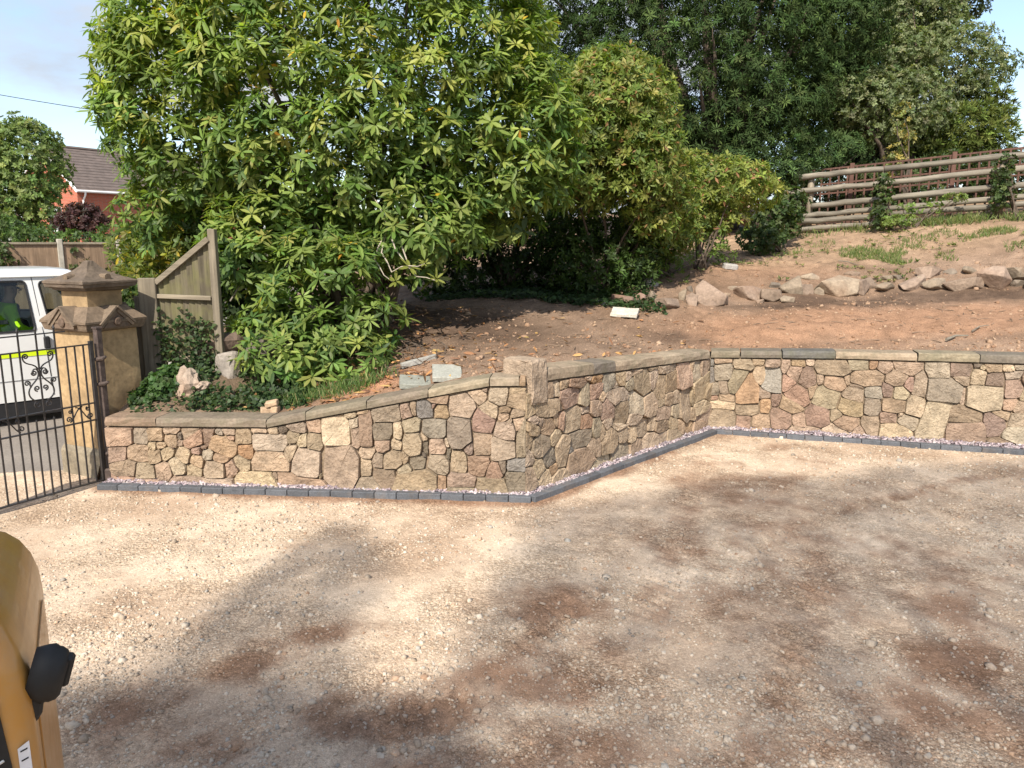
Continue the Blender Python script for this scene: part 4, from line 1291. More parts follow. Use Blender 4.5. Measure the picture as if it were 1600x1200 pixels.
bm_tube(bm, [vp(1.22 - .06 * math.sin(a), -.5 + .19 * math.cos(a), 1.15 + .17 * math.sin(a)) for a in [2 * math.pi * k / 18 for k in range(19)]], .014, 5, False)
from_bm("steering_wheel", bm, m_black, van)

def skin_mesh(joints, edges, root=0, sub=2):
    me = bpy.data.meshes.new("tmp")
    me.from_pydata([j[0] for j in joints], edges, [])
    o = bpy.data.objects.new("tmp", me); COL.objects.link(o)
    md = o.modifiers.new("skin", 'SKIN')
    for i, j in enumerate(joints):
        sv = me.skin_vertices[0].data[i]
        r = j[1]
        sv.radius = r if hasattr(r, "__len__") else (r, r)
        sv.use_root = (i == root)
    o.modifiers.new("sub", 'SUBSURF').levels = sub
    dg = bpy.context.evaluated_depsgraph_get()
    m2 = bpy.data.meshes.new_from_object(o.evaluated_get(dg))
    bpy.data.objects.remove(o)
    return m2

# the seated figure: shoulders at about z 1.5, looking forward
fs_, fd_ = .24, -.34
FZ = .10
def fp(s, d, z): return tuple(vp(fs_ + s, fd_ + d, z + FZ) - vp(fs_, fd_, .68))
m_skin = mat_plain("skin", (.48, .30, .22), .55, var=.06)
m_hivis = mat_plain("hi_vis_jacket", (0.36, 0.72, 0.01), 0.65, 0, .3, var=.12, scale=10, bump=.3, bdist=.02)
m_band = mat_plain("reflective_grey_band", (.32, .33, .34), .4, .3, .5, var=.1)
m_trs = mat_plain("dark_work_trousers", (.03, .035, .05), .9)
m_hair = mat_plain("dark_hair", (.03, .02, .015), .8, var=.3, scale=60)
J = [(fp(0, 0, .76), (.15, .12)), (fp(-.02, 0, .95), (.14, .11)), (fp(0, 0, 1.15), (.15, .11)), (fp(.04, 0, 1.33), (.15, .10)), (fp(.06, 0, 1.42), (.07, .07)), (fp(.08, 0, 1.49), (.058, .058)), (fp(.11, 0, 1.56), (.085, .08)), (fp(.11, 0, 1.65), (.082, .08)), (fp(.10, 0, 1.70), (.055, .05))]
E_ = [(0, 1), (1, 2), (2, 3), (3, 4), (4, 5), (5, 6), (6, 7), (7, 8)]
for sg in (-1, 1):
    b = len(J)
    J += [(fp(.05, sg * .19, 1.36), .062), (fp(.08, sg * .25, 1.13), .052), (fp(.30, sg * .22, 1.02), .042), (fp(.42, sg * .18, 1.06), .028), (fp(.50, sg * .16, 1.07), (.04, .022))]
    E_ += [(3, b), (b, b + 1), (b + 1, b + 2), (b + 2, b + 3), (b + 3, b + 4)]
    hb = len(J)
    for k in range(4):
        J += [(fp(.55, sg * (.16 + (k - 1.5) * .022), 1.06), .0095), (fp(.585 - abs(k - 1.3) * .008, sg * (.16 + (k - 1.5) * .024), 1.035), .008)]
        E_ += [(b + 4, hb + 2 * k), (hb + 2 * k, hb + 2 * k + 1)]
    tb = len(J)
    J += [(fp(.50, sg * .115, 1.055), .010), (fp(.535, sg * .10, 1.035), .009)]
    E_ += [(b + 4, tb), (tb, tb + 1)]
    b = len(J)
    J += [(fp(.05, sg * .10, .73), .085), (fp(.48, sg * .13, .74), .062), (fp(.52, sg * .13, .45), .048), (fp(.52, sg * .13, .27), .036), (fp(.66, sg * .14, .245), (.04, .03))]
    E_ += [(0, b), (b, b + 1), (b + 1, b + 2), (b + 2, b + 3), (b + 3, b + 4)]
pm = skin_mesh(J, E_)
person = link("person", pm, m_skin, None, vp(fs_, fd_, .68), smooth=True)
tag(person, "person in a fluorescent yellow-green jacket sitting behind the van's rear side window", "person", kind="thing")
ORG[person.name] = Vector(vp(fs_, fd_, .68))
JJ = [(fp(0, 0, .74), (.17, .14)), (fp(-.02, 0, .95), (.165, .13)), (fp(0, 0, 1.15), (.175, .13)), (fp(.035, 0, 1.33), (.18, .12)), (fp(.055, 0, 1.43), (.09, .085))]
EE = [(0, 1), (1, 2), (2, 3), (3, 4)]
for sg in (-1, 1):
    b = len(JJ)
    JJ += [(fp(.045, sg * .19, 1.36), .085), (fp(.08, sg * .26, 1.13), .073), (fp(.30, sg * .22, 1.02), .058), (fp(.39, sg * .19, 1.05), .05)]
    EE += [(3, b), (b, b + 1), (b + 1, b + 2), (b + 2, b + 3)]
link("jacket", skin_mesh(JJ, EE), m_hivis, person, ORG[person.name], smooth=True)
for z, r in ((1.20, .205), (1.02, .195)):
    bm = bmesh.new()
    c = vp(fs_ + .0, fd_, z + FZ)
    for k in range(2):
        pass
    ring = [c + Vector((VF.x, VF.y, 0)) * (.165 * math.cos(a)) + Vector((VN.x, VN.y, 0)) * (.20 * math.sin(a)) for a in [2 * math.pi * i / 24 for i in range(24)]]
    lo = [bm.verts.new(p - Vector((0, 0, .025))) for p in ring]; hi = [bm.verts.new(p + Vector((0, 0, .025))) for p in ring]
    for i in range(24): bm.faces.new((lo[i], lo[(i + 1) % 24], hi[(i + 1) % 24], hi[i]))
    from_bm("reflective_band", bm, m_band, person)
bm = bmesh.new()
bmesh.ops.create_uvsphere(bm, u_segments=14, v_segments=8, radius=.105)
bmesh.ops.scale(bm, vec=(.95, .9, .9), verts=bm.verts)
bmesh.ops.delete(bm, geom=[v for v in bm.verts if v.co.z < -.02], context='VERTS')
bmesh.ops.translate(bm, verts=bm.verts, vec=vp(fs_ + .095, fd_, 1.655 + FZ))
from_bm("hair", bm, m_hair, person, smooth=True)
bm = bmesh.new()
hd = vp(fs_ + .11, fd_, 1.60 + FZ)
f3, n3 = Vector((VF.x, VF.y, 0)), Vector((VN.x, VN.y, 0))
bm_tube(bm, [hd + f3 * .07 + Vector((0, 0, .03)), hd + f3 * .115 - Vector((0, 0, .01)), hd + f3 * .08 - Vector((0, 0, .02))], [.010, .017, .010], 6)
for sg in (-1, 1): bm_tube(bm, [hd + n3 * sg * .082 + Vector((0, 0, .03)), hd + n3 * sg * .10, hd + n3 * sg * .082 - Vector((0, 0, .035))], [.010, .018, .008], 6)
from_bm("nose_and_ears", bm, m_skin, person, smooth=True)
for sg in (-1, 1):
    bm = bmesh.new(); bmesh.ops.create_uvsphere(bm, u_segments=8, v_segments=6, radius=.011); bmesh.ops.translate(bm, verts=bm.verts, vec=hd + f3 * .078 + n3 * sg * .033 + Vector((0, 0, .025))); from_bm("eye", bm, m_black, person)
bm = bmesh.new(); bm_tube(bm, [hd + f3 * .088 + n3 * sg - Vector((0, 0, .045)) for sg in (-.025, 0, .025)], .006, 5); from_bm("mouth", bm, m_trs, person)
LG = []
for sg in (-1, 1):
    bm = bmesh.new(); bm_tube(bm, [ORG[person.name] + Vector(fp(*q)) for q in ((-.02, sg * .09, .74), (.25, sg * .11, .75), (.48, sg * .13, .75), (.52, sg * .13, .6), (.525, sg * .13, .3))], [.12, .10, .085, .07, .06], 10); from_bm("trousers", bm, m_trs, person, smooth=True)

# ------------------------------------------------------------------ background on the left: house, fence along the road, cable
m_brick = None
def mat_brick():
    m, n, bs, out = new_mat("red_brick")
    c = coords(n)
    b = n.nodes.new("ShaderNodeTexBrick")
    b.inputs["Scale"].default_value = 1.0
    b.inputs["Brick Width"].default_value = .225; b.inputs["Row Height"].default_value = .075; b.inputs["Mortar Size"].default_value = .009
    b.inputs["Color1"].default_value = (.46, .115, .06, 1); b.inputs["Color2"].default_value = (.38, .095, .05, 1); b.inputs["Mortar"].default_value = (.30, .19, .14, 1)
    mp = n.nodes.new("ShaderNodeMapping"); mp.inputs["Rotation"].default_value = (math.radians(90), 0, 0)
    n.links.new(c, mp.inputs[0]); n.links.new(mp.outputs[0], b.inputs[0])
    n.links.new(b.outputs[0], bs.inputs["Base Color"]); bs.inputs["Roughness"].default_value = .9
    return m
m_brick = mat_brick()
m_tile = mat_plain("brown_roof_tile", (0.13, 0.10, 0.085), .8, var=.25, scale=3)
m_white = mat_plain("white_upvc", (.78, .78, .76), .4, var=.03)
HC = Vector((-22.2, 40.0)); HG = Vector((-.85, .527)).normalized(); HF = Vector((.527, .85)).normalized()
def hp(f, g, z): return (HC.x + HF.x * f + HG.x * g, HC.y + HF.y * f + HG.y * g, z)
house = empty("brick_house", hp(0, 0, 0), "red brick house with brown tiled roof and white bargeboard beyond the road", "house")
HW, HL, HE, HR = 5.6, 10.0, 4.95, 7.25
vs = [hp(0, 0, 0), hp(HL, 0, 0), hp(HL, HW, 0), hp(0, HW, 0), hp(0, 0, HE), hp(HL, 0, HE), hp(HL, HW, HE), hp(0, HW, HE), hp(0, HW / 2, HR - .12), hp(HL, HW / 2, HR - .12)]
build("wall", vs, [(0, 1, 5, 4), (2, 3, 7, 6), (3, 0, 4, 8, 7), (1, 2, 6, 9, 5)], m_brick, house)
roof = None
for side in (0, 1):
    vs, fs = [], []
    rows = 15
    for r in range(rows):
        t0, t1 = r / rows, (r + 1) / rows
        def q(f, t, up):
            g = -.28 + (HW / 2 + .28) * t
            z = HE - .05 + (HR - HE + .12) * t + up
            return hp(f, g if side == 0 else HW - g, z)
        b = len(vs)
        vs += [q(-.2, t0 - .01, .045), q(HL + .2, t0 - .01, .045), q(HL + .2, t1, .012), q(-.2, t1, .012), q(-.2, t0 - .01, 0), q(HL + .2, t0 - .01, 0)]
        fs += [(b, b + 1, b + 2, b + 3), (b, b + 4, b + 5, b + 1)]
    ro = build("roof", vs, fs, m_tile, house)
bm = bmesh.new()
bm_tube(bm, [hp(-.2, HW / 2, HR + .09), hp(HL + .2, HW / 2, HR + .09)], .1, 6); from_bm("ridge_tiles", bm, m_tile, house)
for side in (0, 1):
    a = Vector(hp(-.22, -.3 if side == 0 else HW + .3, HE - .14)); b = Vector(hp(-.22, HW / 2, HR - .06))
    bm = bmesh.new()
    v = [bm.verts.new(p) for p in (a, b, b + Vector((0, 0, .2)), a + Vector((0, 0, .2)))]
    w2 = [bm.verts.new(Vector(p.co) + Vector((HF.x, HF.y, 0)) * .04) for p in v]
    bm.faces.new(v); bm.faces.new(w2[::-1])
    for i in range(4): bm.faces.new((v[i], v[(i + 1) % 4], w2[(i + 1) % 4], w2[i]))
    from_bm("bargeboard", bm, m_white, house)
bm = bmesh.new(); bm_tube(bm, [hp(-.2, -.33, HE - .06), hp(HL + .2, -.33, HE - .06)], .065, 8); from_bm("gutter", bm, m_white, house)
bm = bmesh.new(); bm_tube(bm, [hp(.25, -.33, HE - .1), hp(.25, -.3, HE - .25), hp(.25, -.07, HE - .5), hp(.25, -.07, 0.0)], .045, 8); from_bm("downpipe", bm, m_white, house)
for g in (1.6,):
    w = build("window", [hp(-.02, g, 2.9), hp(-.02, g + 1.2, 2.9), hp(-.02, g + 1.2, 4.1), hp(-.02, g, 4.1)], [(0, 1, 2, 3)], m_glass, house)
    bm = bmesh.new(); pp = [hp(-.03, g, 2.9), hp(-.03, g + 1.2, 2.9), hp(-.03, g + 1.2, 4.1), hp(-.03, g, 4.1), hp(-.03, g, 2.9)]
    for a, b in zip(pp[:-1], pp[1:]): bm_tube(bm, [a, b], .05, 4)
    from_bm("frame", bm, m_white, w)

m_conc = mat_plain("concrete_post", (.36, .33, .27), .9, var=.2, scale=8)
m_far_wood = mat_wood("brown_fence_board", (0.17, 0.115, 0.075), (0.31, 0.215, 0.14), 2, 3.0)
ffence = empty("roadside_fence", (*at(93, 380, 18.0)[:2], 0), "brown boarded fence with concrete posts across the road", "fence")
FA, FB = at(-150, 380, 16.4), at(300, 381, 20.0)
fd = Vector((FB.x - FA.x, FB.y - FA.y)); fl_ = fd.length; fd.normalize()
fpost_u = [-110, 93, 185, 268]
fpost_s = []
for u in fpost_u:
    s, _ = on_plane(u, 380, (FA.x, FA.y), (FA.x + fd.x, FA.y + fd.y)); fpost_s.append(s)
for i, s in enumerate(fpost_s):
    c = Vector((FA.x + fd.x * s, FA.y + fd.y * s, 1.18))
    bm = bmesh.new(); bm_box(bm, c, (.12, .12, 2.42), rotz(math.atan2(fd.y, fd.x)), .015, 1); from_bm("post", bm, m_conc, ffence)
for i in range(len(fpost_s) - 1):
    s0, s1 = fpost_s[i] + .065, fpost_s[i + 1] - .065
    n = max(3, int((s1 - s0) / .125))
    for k in range(n):
        a = s0 + (s1 - s0) * k / n; b = s0 + (s1 - s0) * (k + 1) / n
        bm = bmesh.new()
        c = Vector((FA.x + fd.x * (a + b) / 2, FA.y + fd.y * (a + b) / 2, 1.17 + random.uniform(-.01, .01)))
        bm_box(bm, c, (b - a + .006, .018, 2.2), rotz(math.atan2(fd.y, fd.x) + .03), 0)
        from_bm("board", bm, m_far_wood, ffence, origin=c)
    for z in (2.29, 1.45):
        bm = bmesh.new(); c = Vector((FA.x + fd.x * (s0 + s1) / 2, FA.y + fd.y * (s0 + s1) / 2, z)) + Vector((fd.y, -fd.x, 0)) * .035
        bm_box(bm, c, (s1 - s0, .045, .05), rotz(math.atan2(fd.y, fd.x)), .004); from_bm("rail", bm, m_rail_x, ffence)
bm = bmesh.new()
ca, cb = at(-250, 100, 30), at(520, 215, 34)
bm_tube(bm, [ca.lerp(cb, t) - Vector((0, 0, .9 * 4 * t * (1 - t) * .35)) for t in [i / 20 for i in range(21)]], .014, 5)
o = from_bm("overhead_cable", bm, m_black, None); tag(o, "thin dark overhead cable crossing the sky above the house", "cable")

# ------------------------------------------------------------------ rail fence and trellis at the top of the bank
m_log = mat_wood("round_log", (0.105, 0.093, 0.074), (0.29, 0.255, 0.20), 0, 3.0, bump=.9)
m_log_v = mat_wood("round_log_post", (0.14, 0.115, 0.085), (0.32, 0.27, 0.20), 2, 3.0, bump=.5)
m_trel = mat_wood("red_brown_trellis", (0.07, 0.037, 0.028), (0.15, 0.08, 0.06), 2, 3.0)
LA, LB = at(1245, 360, 16.5), at(1600, 335, 14.8)
LA2, LB2 = (LA.x, LA.y), (LB.x, LB.y)
ld = Vector((LB.x - LA.x, LB.y - LA.y)).normalized(); ln = Vector((ld.y, -ld.x))
def lpnt(s, z, off=0.0): return Vector((LA.x + ld.x * s + ln.x * off, LA.y + ld.y * s + ln.y * off, z))
lfence = empty("log_rail_fence", (LA.x, LA.y, LA.z), "weathered round log rail fence along the top of the bank", "fence")
def rail_line(u0, v0, u1, v1, r, joints=(), extend=0.0, seed=0):
    rnd = random.Random(seed)
    s0, z0 = on_plane(u0, v0, LA2, LB2); s1, z1 = on_plane(u1, v1, LA2, LB2)
    cuts = [s0] + [on_plane(j, 300, LA2, LB2)[0] for j in joints] + [s1 + extend]
    for a, b in zip(cuts[:-1], cuts[1:]):
        n = 9
        pts, rad = [], []
        for i in range(n):
            t = i / (n - 1); s = a + (b - a) * t
            z = z0 + (z1 - z0) * (s - s0) / (s1 - s0)
            pts.append(lpnt(s - (.01 if i else -.01), z + rnd.uniform(-.012, .012), .02 + rnd.uniform(-.012, .012))); rad.append(r * rnd.uniform(.88, 1.1))
        bm = bmesh.new(); bm_tube(bm, [p - pts[0] for p in pts], rad, 9)
        # grain runs along the local x of the rail
        rot = Matrix.Rotation(-math.atan2(ld.y, ld.x), 4, 'Z')
        bmesh.ops.transform(bm, matrix=rot, verts=bm.verts)
        me = bpy.data.meshes.new("rail"); bmesh.ops.recalc_face_normals(bm, faces=bm.faces); bm.to_mesh(me); bm.free()
        o = link("rail", me, m_log, lfence, pts[0], smooth=True); o.rotation_euler = (0, 0, math.atan2(ld.y, ld.x))
rail_line(1248, 277, 1600, 242, .062, (1378,), 2.6, 1)
rail_line(1225, 302, 1600, 264, .060, (1378,), 2.6, 2)
rail_line(1267, 322, 1600, 289, .062, (1378,), 2.6, 3)
rail_line(1248, 338, 1600, 308, .055, (1380,), 2.6, 4)
rail_line(1248, 347, 1600, 319, .058, (1376,), 2.6, 5)
rail_line(1242, 359, 1477, 342, .050, (1350,), 0, 6)
for u in (1268, 1378, 1568, 1790):
    s, z = on_plane(u, 270, LA2, LB2)
    zt = on_plane(u, 276 - (u - 1250) * .10, LA2, LB2)[1]
    p = lpnt(s, 0, -.09)
    zb = bh(p.x, p.y) - .1
    bm = bmesh.new(); bm_tube(bm, [(p.x, p.y, zb), (p.x, p.y, zt - .3), (p.x, p.y, zt)], [.07, .068, .066], 10); from_bm("post", bm, m_log_v, lfence, smooth=True)

TA = lpnt(-.4, 0, -.55)
trel = empty("garden_trellis", (TA.x, TA.y, LA.z), "red-brown square trellis standing behind the log rail fence", "trellis")
TL = (LB - LA).length + 3.0
tz = lambda s, v0: None
OFFA = lpnt(0, 0, -.55)
TP0, TP1 = (OFFA.x, OFFA.y), (OFFA.x + ld.x, OFFA.y + ld.y)
sA, zA = on_plane(1245, 268, TP0, TP1); sB, zB = on_plane(1600, 229, TP0, TP1)
def ttop(s): return zA + (zB - zA) * (s - sA) / (sB - sA)
Lr = math.atan2(ld.y, ld.x)
def tbox(name, s, z, size, parent, rot=None):
    c = lpnt(s, z, -.55)
    bm = bmesh.new(); bm_box(bm, (0, 0, 0), size, None, .003)
    me = bpy.data.meshes.new(name); bm.to_mesh(me); bm.free()
    o = link(name, me, m_trel, parent, c); o.rotation_euler = (0, rot or 0, Lr)
    return o
slope = math.atan2(zB - zA, sB - sA)
s = sA
k = 0
while s < sB + 2.6:
    tbox("slat", s, ttop(s) - .62, (.036, .018, 1.2), trel)
    s += .17; k += 1
for h in (.02, .13, .33, .53, .73, .93, 1.13):
    sm = (sA + sB + 2.6) / 2
    o = tbox("cross_slat", sm, ttop(sm) - h, ((sB + 2.6 - sA) / math.cos(slope), .026, .036), trel, -slope)
    o.location += Vector((ln.x, ln.y, 0)) * -.02
for u in (1332, 1490, 1655):
    s, z = on_plane(u, 260, TP0, TP1)
    tbox("post", s, ttop(s) - .68, (.085, .085, 1.45), trel)

# ------------------------------------------------------------------ rocks on the bank
m_rock = mat_objcol("bank_rock", 0.9, 4, 0.35, 0.8, 0.04, stain=(.30, .16, .09), stain_amt=.5)
ROCKS = [(165, 220, 90, 50, 'r'), (235, 220, 42, 52, 'rp'), (272, 212, 46, 46, 't'), (335, 235, 92, 88, 'tp'), (385, 205, 42, 46, 't'), (425, 226, 46, 58, 'tp'), (412, 178, 40, 28, 'dt'), (492, 214, 112, 95, 'tp'), (566, 172, 60, 28, 't'), (612, 205, 112, 55, 'tp'),
         (702, 206, 76, 56, 'tr'), (762, 216, 50, 36, 't'), (715, 164, 40, 28, 'dt'), (778, 178, 82, 66, 't'), (838, 132, 62, 34, 't'), (830, 182, 50, 52, 'tr'), (872, 188, 36, 36, 't'), (942, 184, 152, 82, 't'), (1006, 186, 72, 62, 'tp'), (1060, 168, 52, 46, 'tr'),
         (1112, 174, 66, 46, 't'), (1120, 134, 46, 28, 't'), (1196, 162, 106, 56, 'tp'), (1270, 126, 78, 42, 'tp'), (1290, 170, 76, 50, 't'), (1336, 112, 56, 24, 'dt'), (1396, 162, 122, 56, 'tr'), (1496, 168, 96, 74, 'tp'), (1572, 138, 86, 56, 't'), (1594, 156, 40, 30, 'dt'),
         (1415, 110, 62, 28, 't'), (1660, 160, 90, 60, 't'), (1740, 166, 80, 52, 'tp'), (1465, 140, 36, 30, 'td'), (660, 214, 40, 22, 'tr'), (540, 200, 40, 26, 't'), (1160, 130, 50, 24, 'dt'), (995, 120, 50, 22, 'td'), (1238, 150, 30, 34, 't')]
shape_words = ["flat", "angular", "blocky", "wedge-shaped", "upright", "low", "broken"]
ordw = ["first", "second", "third", "fourth", "fifth", "sixth", "seventh", "eighth", "ninth", "tenth", "eleventh", "twelfth", "thirteenth", "fourteenth", "fifteenth", "sixteenth", "seventeenth", "eighteenth", "nineteenth", "twentieth"]
order = sorted(range(len(ROCKS)), key=lambda i: ROCKS[i][0])
rank = {i: k for k, i in enumerate(order)}
for i, (cx, vb, w, h, code) in enumerate(ROCKS):
    u, v = 900 + cx / 2.2857, 380 + vb / 2.2857
    p = on_bank(u, v)
    px = p.length / FPX * 1.0
    wm, hm = w / 2.2857 * px * 1.05, h / 2.2857 * px * .95
    bm = bm_rock((wm * 1.08, max(.5 * wm, min(wm, hm * 1.2)), hm * 1.22), 300 + i * 7, 13, .012)
    me = bpy.data.meshes.new("rock"); bm.to_mesh(me); bm.free()
    o = link("rock", me, m_rock, None, p + Vector((0, .08, -.10 * hm - .02)))
    o.rotation_euler = (random.uniform(-.12, .12), random.uniform(-.15, .15), random.uniform(-.5, .5))
    c = pal(code); k = random.uniform(.85, 1.12); o.color = (c[0] * k * .84, c[1] * k * .89, c[2] * k * .93, 1)
    r_ = rank[i]; nR = len(ROCKS)
    sz_ = "large" if w * h > 6500 else ("small" if w * h < 1800 else "middling")
    where = (ordw[r_] + " from the left end" if r_ < 20 else ordw[nR - 1 - r_] + " from the right end")
    tag(o, f"{sz_} brown rock, {where} of the rock line on the bank", "rock", "rocks laid in a line across the bank")

# ------------------------------------------------------------------ slabs and odd stones on the bank
m_slab = mat_objcol("pale_slab", 0.9, 8, 0.2, 0.4, 0.01, stain=(.3, .25, .18), stain_amt=.4)
def slab(name, u, v, dims, col, label, cat, rot, lift=0.0, mat=None, bev=.006, pos=None):
    p = pos if pos else on_bank(u, v)
    bm = bmesh.new(); bm_box(bm, (0, 0, 0), dims, None, bev, 1)
    bmesh.ops.subdivide_edges(bm, edges=[e for e in bm.edges if e.calc_length() > .15], cuts=2, use_grid_fill=True)
    bm_jitter(bm, .004, int(u))
    me = bpy.data.meshes.new(name); bmesh.ops.recalc_face_normals(bm, faces=bm.faces); bm.to_mesh(me); bm.free()
    o = link(name, me, mat or m_slab, None, p + Vector((0, 0, lift))); o.rotation_euler = rot
    o.color = (*col, 1)
    return tag(o, label, cat)
slab("paving_slab", 976, 494, (.36, .30, .045), (.52, .48, .41), "pale square paving slab lying alone on dark soil left of the rock line", "slab", (.22, .04, -.25), .05)
slab("paving_slab", 648, 604, (.30, .34, .05), (.26, .26, .22), "grey-green slab lying flat behind the coping, left of its twin", "slab", (.10, .05, .15), .0, pos=Vector((-.93, 7.2, .985)))
slab("paving_slab", 702, 590, (.28, .40, .05), (.33, .325, .28), "pale slab tilted behind the coping just left of the upright stone", "slab", (.16, .03, .12), .02, pos=Vector((-.63, 7.25, 1.045)))
slab("stone_bar", 655, 569, (.40, .05, .055), (.30, .29, .26), "narrow grey stone bar lying on the dark soil", "stone", (0, -.18, .45), .03)
slab("concrete_lump", 946, 476, (.2, .14, .06), (.5, .48, .43), "small pale concrete lump beside the dark bushes", "stone", (.1, .1, .3), .02)
slab("stone_lump", 1016, 446, (.22, .16, .14), (.33, .31, .28), "small grey stone at the foot of the multi-stemmed shrub", "stone", (.1, .2, .4), .03)
slab("stone_lump", 1141, 420, (.24, .16, .12), (.34, .32, .30), "lone grey stone on the slope above the rock line", "stone", (.1, .1, .2), .03, bev=.03)
for i, (x, y, z, d, r) in enumerate([(-2.36, 7.13, .725, (.10, .075, .055), (.1, .05, .4)), (-2.27, 7.14, .73, (.075, .08, .07), (0, .1, -.2)), (-2.30, 7.135, .79, (.115, .09, .05), (.05, -.2, .1))]):
    slab("broken_brick", 430 + i * 7, 630, d, (.44, .31, .20), ["leftmost of three broken tan bricks on the low coping", "lower right of three broken tan bricks on the low coping", "topmost of three broken tan bricks on the low coping"][i], "brick", r, 0, pos=Vector((x, y, z)), bev=.008)
def boulder(u, v, Y, dims, col, label, seed, rot=0.0, sink=.1, mat=None):
    p = at(u, v, Y)
    bm = bm_rock(dims, seed, 16, .02)
    bmesh.ops.rotate(bm, verts=bm.verts, cent=(0, 0, 0), matrix=Matrix.Rotation(rot, 3, 'Z'))
    me = bpy.data.meshes.new("boulder"); bm.to_mesh(me); bm.free()
    o = link("boulder", me, mat or m_rock, None, p - Vector((0, 0, sink))); o.color = (*col, 1)
    return tag(o, label, "boulder")
boulder(368, 600, 7.95, (.55, .45, .42), (.27, .235, .20), "flat-faced grey boulder among ivy behind the low wall", 21, .2, .05)
boulder(345, 560, 8.2, (.62, .5, .38), (.14, .10, .075), "dark brown boulder half buried below the fence panel", 33, .1, .02)
boulder(420, 575, 8.4, (.8, .5, .55), (.16, .135, .11), "dark boulder beneath the hanging rhododendron leaves", 45, .4, .02)
# knobbly lump of old concrete
bm = bmesh.new()
for i, (du, dv, rx, rz) in enumerate([(294, 606, .125, .20), (318, 603, .07, .05), (288, 630, .13, .10)]):
    q = at(du, dv, 7.55)
    g = bmesh.ops.create_icosphere(bm, subdivisions=3, radius=1.0)
    for v in g["verts"]:
        d = v.co.normalized()
        nn = math.sin(d.x * 5 + i * 2) * math.sin(d.y * 6 + 1) * math.sin(d.z * 5.5 + .7 * i) * .28 + math.sin(d.x * 11 + d.z * 9) * math.sin(d.z * 13 + i) * .12
        v.co = d * (1 + nn)
    bmesh.ops.scale(bm, vec=(rx, .11, rz), verts=g["verts"]); bmesh.ops.translate(bm, vec=q, verts=g["verts"])
o = from_bm("knobbly_stone", bm, m_rock, None, origin=at(296, 640, 7.5)); o.color = (.33, .27, .215, 1); tag(o, "knobbly pale lump of old concrete in the ivy behind the wall", "stone")
for (u0, v0, u1, v1, r, lab) in [(1478, 535, 1512, 528, .018, "thick dead stick on the red soil behind the right wall"), (1518, 522, 1545, 512, .010, "thin dead stick on the red soil near the right edge"), (1310, 410, 1340, 417, .010, "thin dead stick on the grassy slope above the rocks")]:
    a, b = on_bank(u0, v0, .03), on_bank(u1, v1, .03)
    bm = bmesh.new(); bm_tube(bm, [a, a.lerp(b, .5) + Vector((0, .03, .02)), b], [r, r * .8, r * .5], 6)
    tag(from_bm("stick", bm, m_log, None, origin=a), lab, "stick")

# ------------------------------------------------------------------ yellow digger bodywork in the left foreground
def mat_digger():
    m, n, bs, out = new_mat("dusty_yellow_paint")
    c = coords(n)
    a = noise_node(n, 3.5, 6, .7, c); b = noise_node(n, 45, 4, .7, c)
    r = ramp_node(n, a.outputs["Fac"], [(.42, (0, 0, 0)), (.72, (.55,) * 3)])
    r2 = ramp_node(n, b.outputs["Fac"], [(.5, (0, 0, 0)), (.8, (.35,) * 3)])
    mm = mix_node(n, r.outputs[0], (.43, .205, .04), (.36, .26, .16))
    m2 = mix_node(n, r2.outputs[0], mm.outputs[0], (.33, .21, .10))
    n.links.new(m2.outputs[0], bs.inputs["Base Color"])
    rr = ramp_node(n, a.outputs["Fac"], [(.35, (.28,) * 3), (.75, (.62,) * 3)]); n.links.new(rr.outputs[0], bs.inputs["Roughness"])
    bs.inputs["Coat Weight"].default_value = .25
    return m
m_yel = mat_digger()
m_blk = mat_plain("matt_black_rubber", (0.014, 0.014, 0.014), .62, 0, .35, var=.25, scale=25, bump=.15, bdist=.004)
m_gloss = mat_plain("smoked_plastic", (0.03, 0.028, 0.028), .12, 0, .6, coat=.5, var=.1)
DG = Vector((-.928, 1.335)); DA = math.radians(29.5)
dx = Vector((math.cos(DA), math.sin(DA), 0)); dy = Vector((-math.sin(DA), math.cos(DA), 0))
DZ = -.075
def dp(a, b, z):
    """a to the right along the rear panel, b into the machine"""
    return Vector((DG.x, DG.y, 0)) + dx * a + dy * b + Vector((0, 0, z + (DZ if z > .5 else 0)))
digger = empty("mini_digger", dp(-.5, .5, 0), "yellow mini digger bodywork with black rubber stop in the left foreground", "digger")
ZT = 1.70
def rounded_outline(w, d, r, n=8):
    """plan outline, right front corner at (0,0)"""
    P = []
    for cx, cy, a0 in ((-r, r, -90), (-r, d - r, 0), (-w + r, d - r, 90), (-w + r, r, 180)):
        for i in range(n + 1):
            a = math.radians(a0 + 90 * i / n)
            P.append((cx + r * math.cos(a), cy + r * math.sin(a)))
    return P
vs, fs = [], []
prof = [(.0, .45), (.0, 1.0), (.0, 1.3), (.0, 1.50)] + [(.115 * (1 - math.cos(a)), 1.50 + .20 * math.sin(a)) for a in [math.radians(x) for x in (15, 30, 45, 60, 75, 86)]]
rings = 0
for inset, z in prof:
    O = rounded_outline(1.1 - 2 * inset, .62 - 2 * inset, max(.02, .036 - inset * .12))
    for a, b in O: vs.append(dp(a - inset, b + inset, z))
n = len(O)
for j in range(len(prof) - 1):
    for i in range(n): fs.append((j * n + i, j * n + (i + 1) % n, (j + 1) * n + (i + 1) % n, (j + 1) * n + i))
fs.append(tuple(range((len(prof) - 1) * n, len(prof) * n))); fs.append(tuple(range(n))[::-1])
build("body", vs, fs, m_yel, digger, smooth=True)
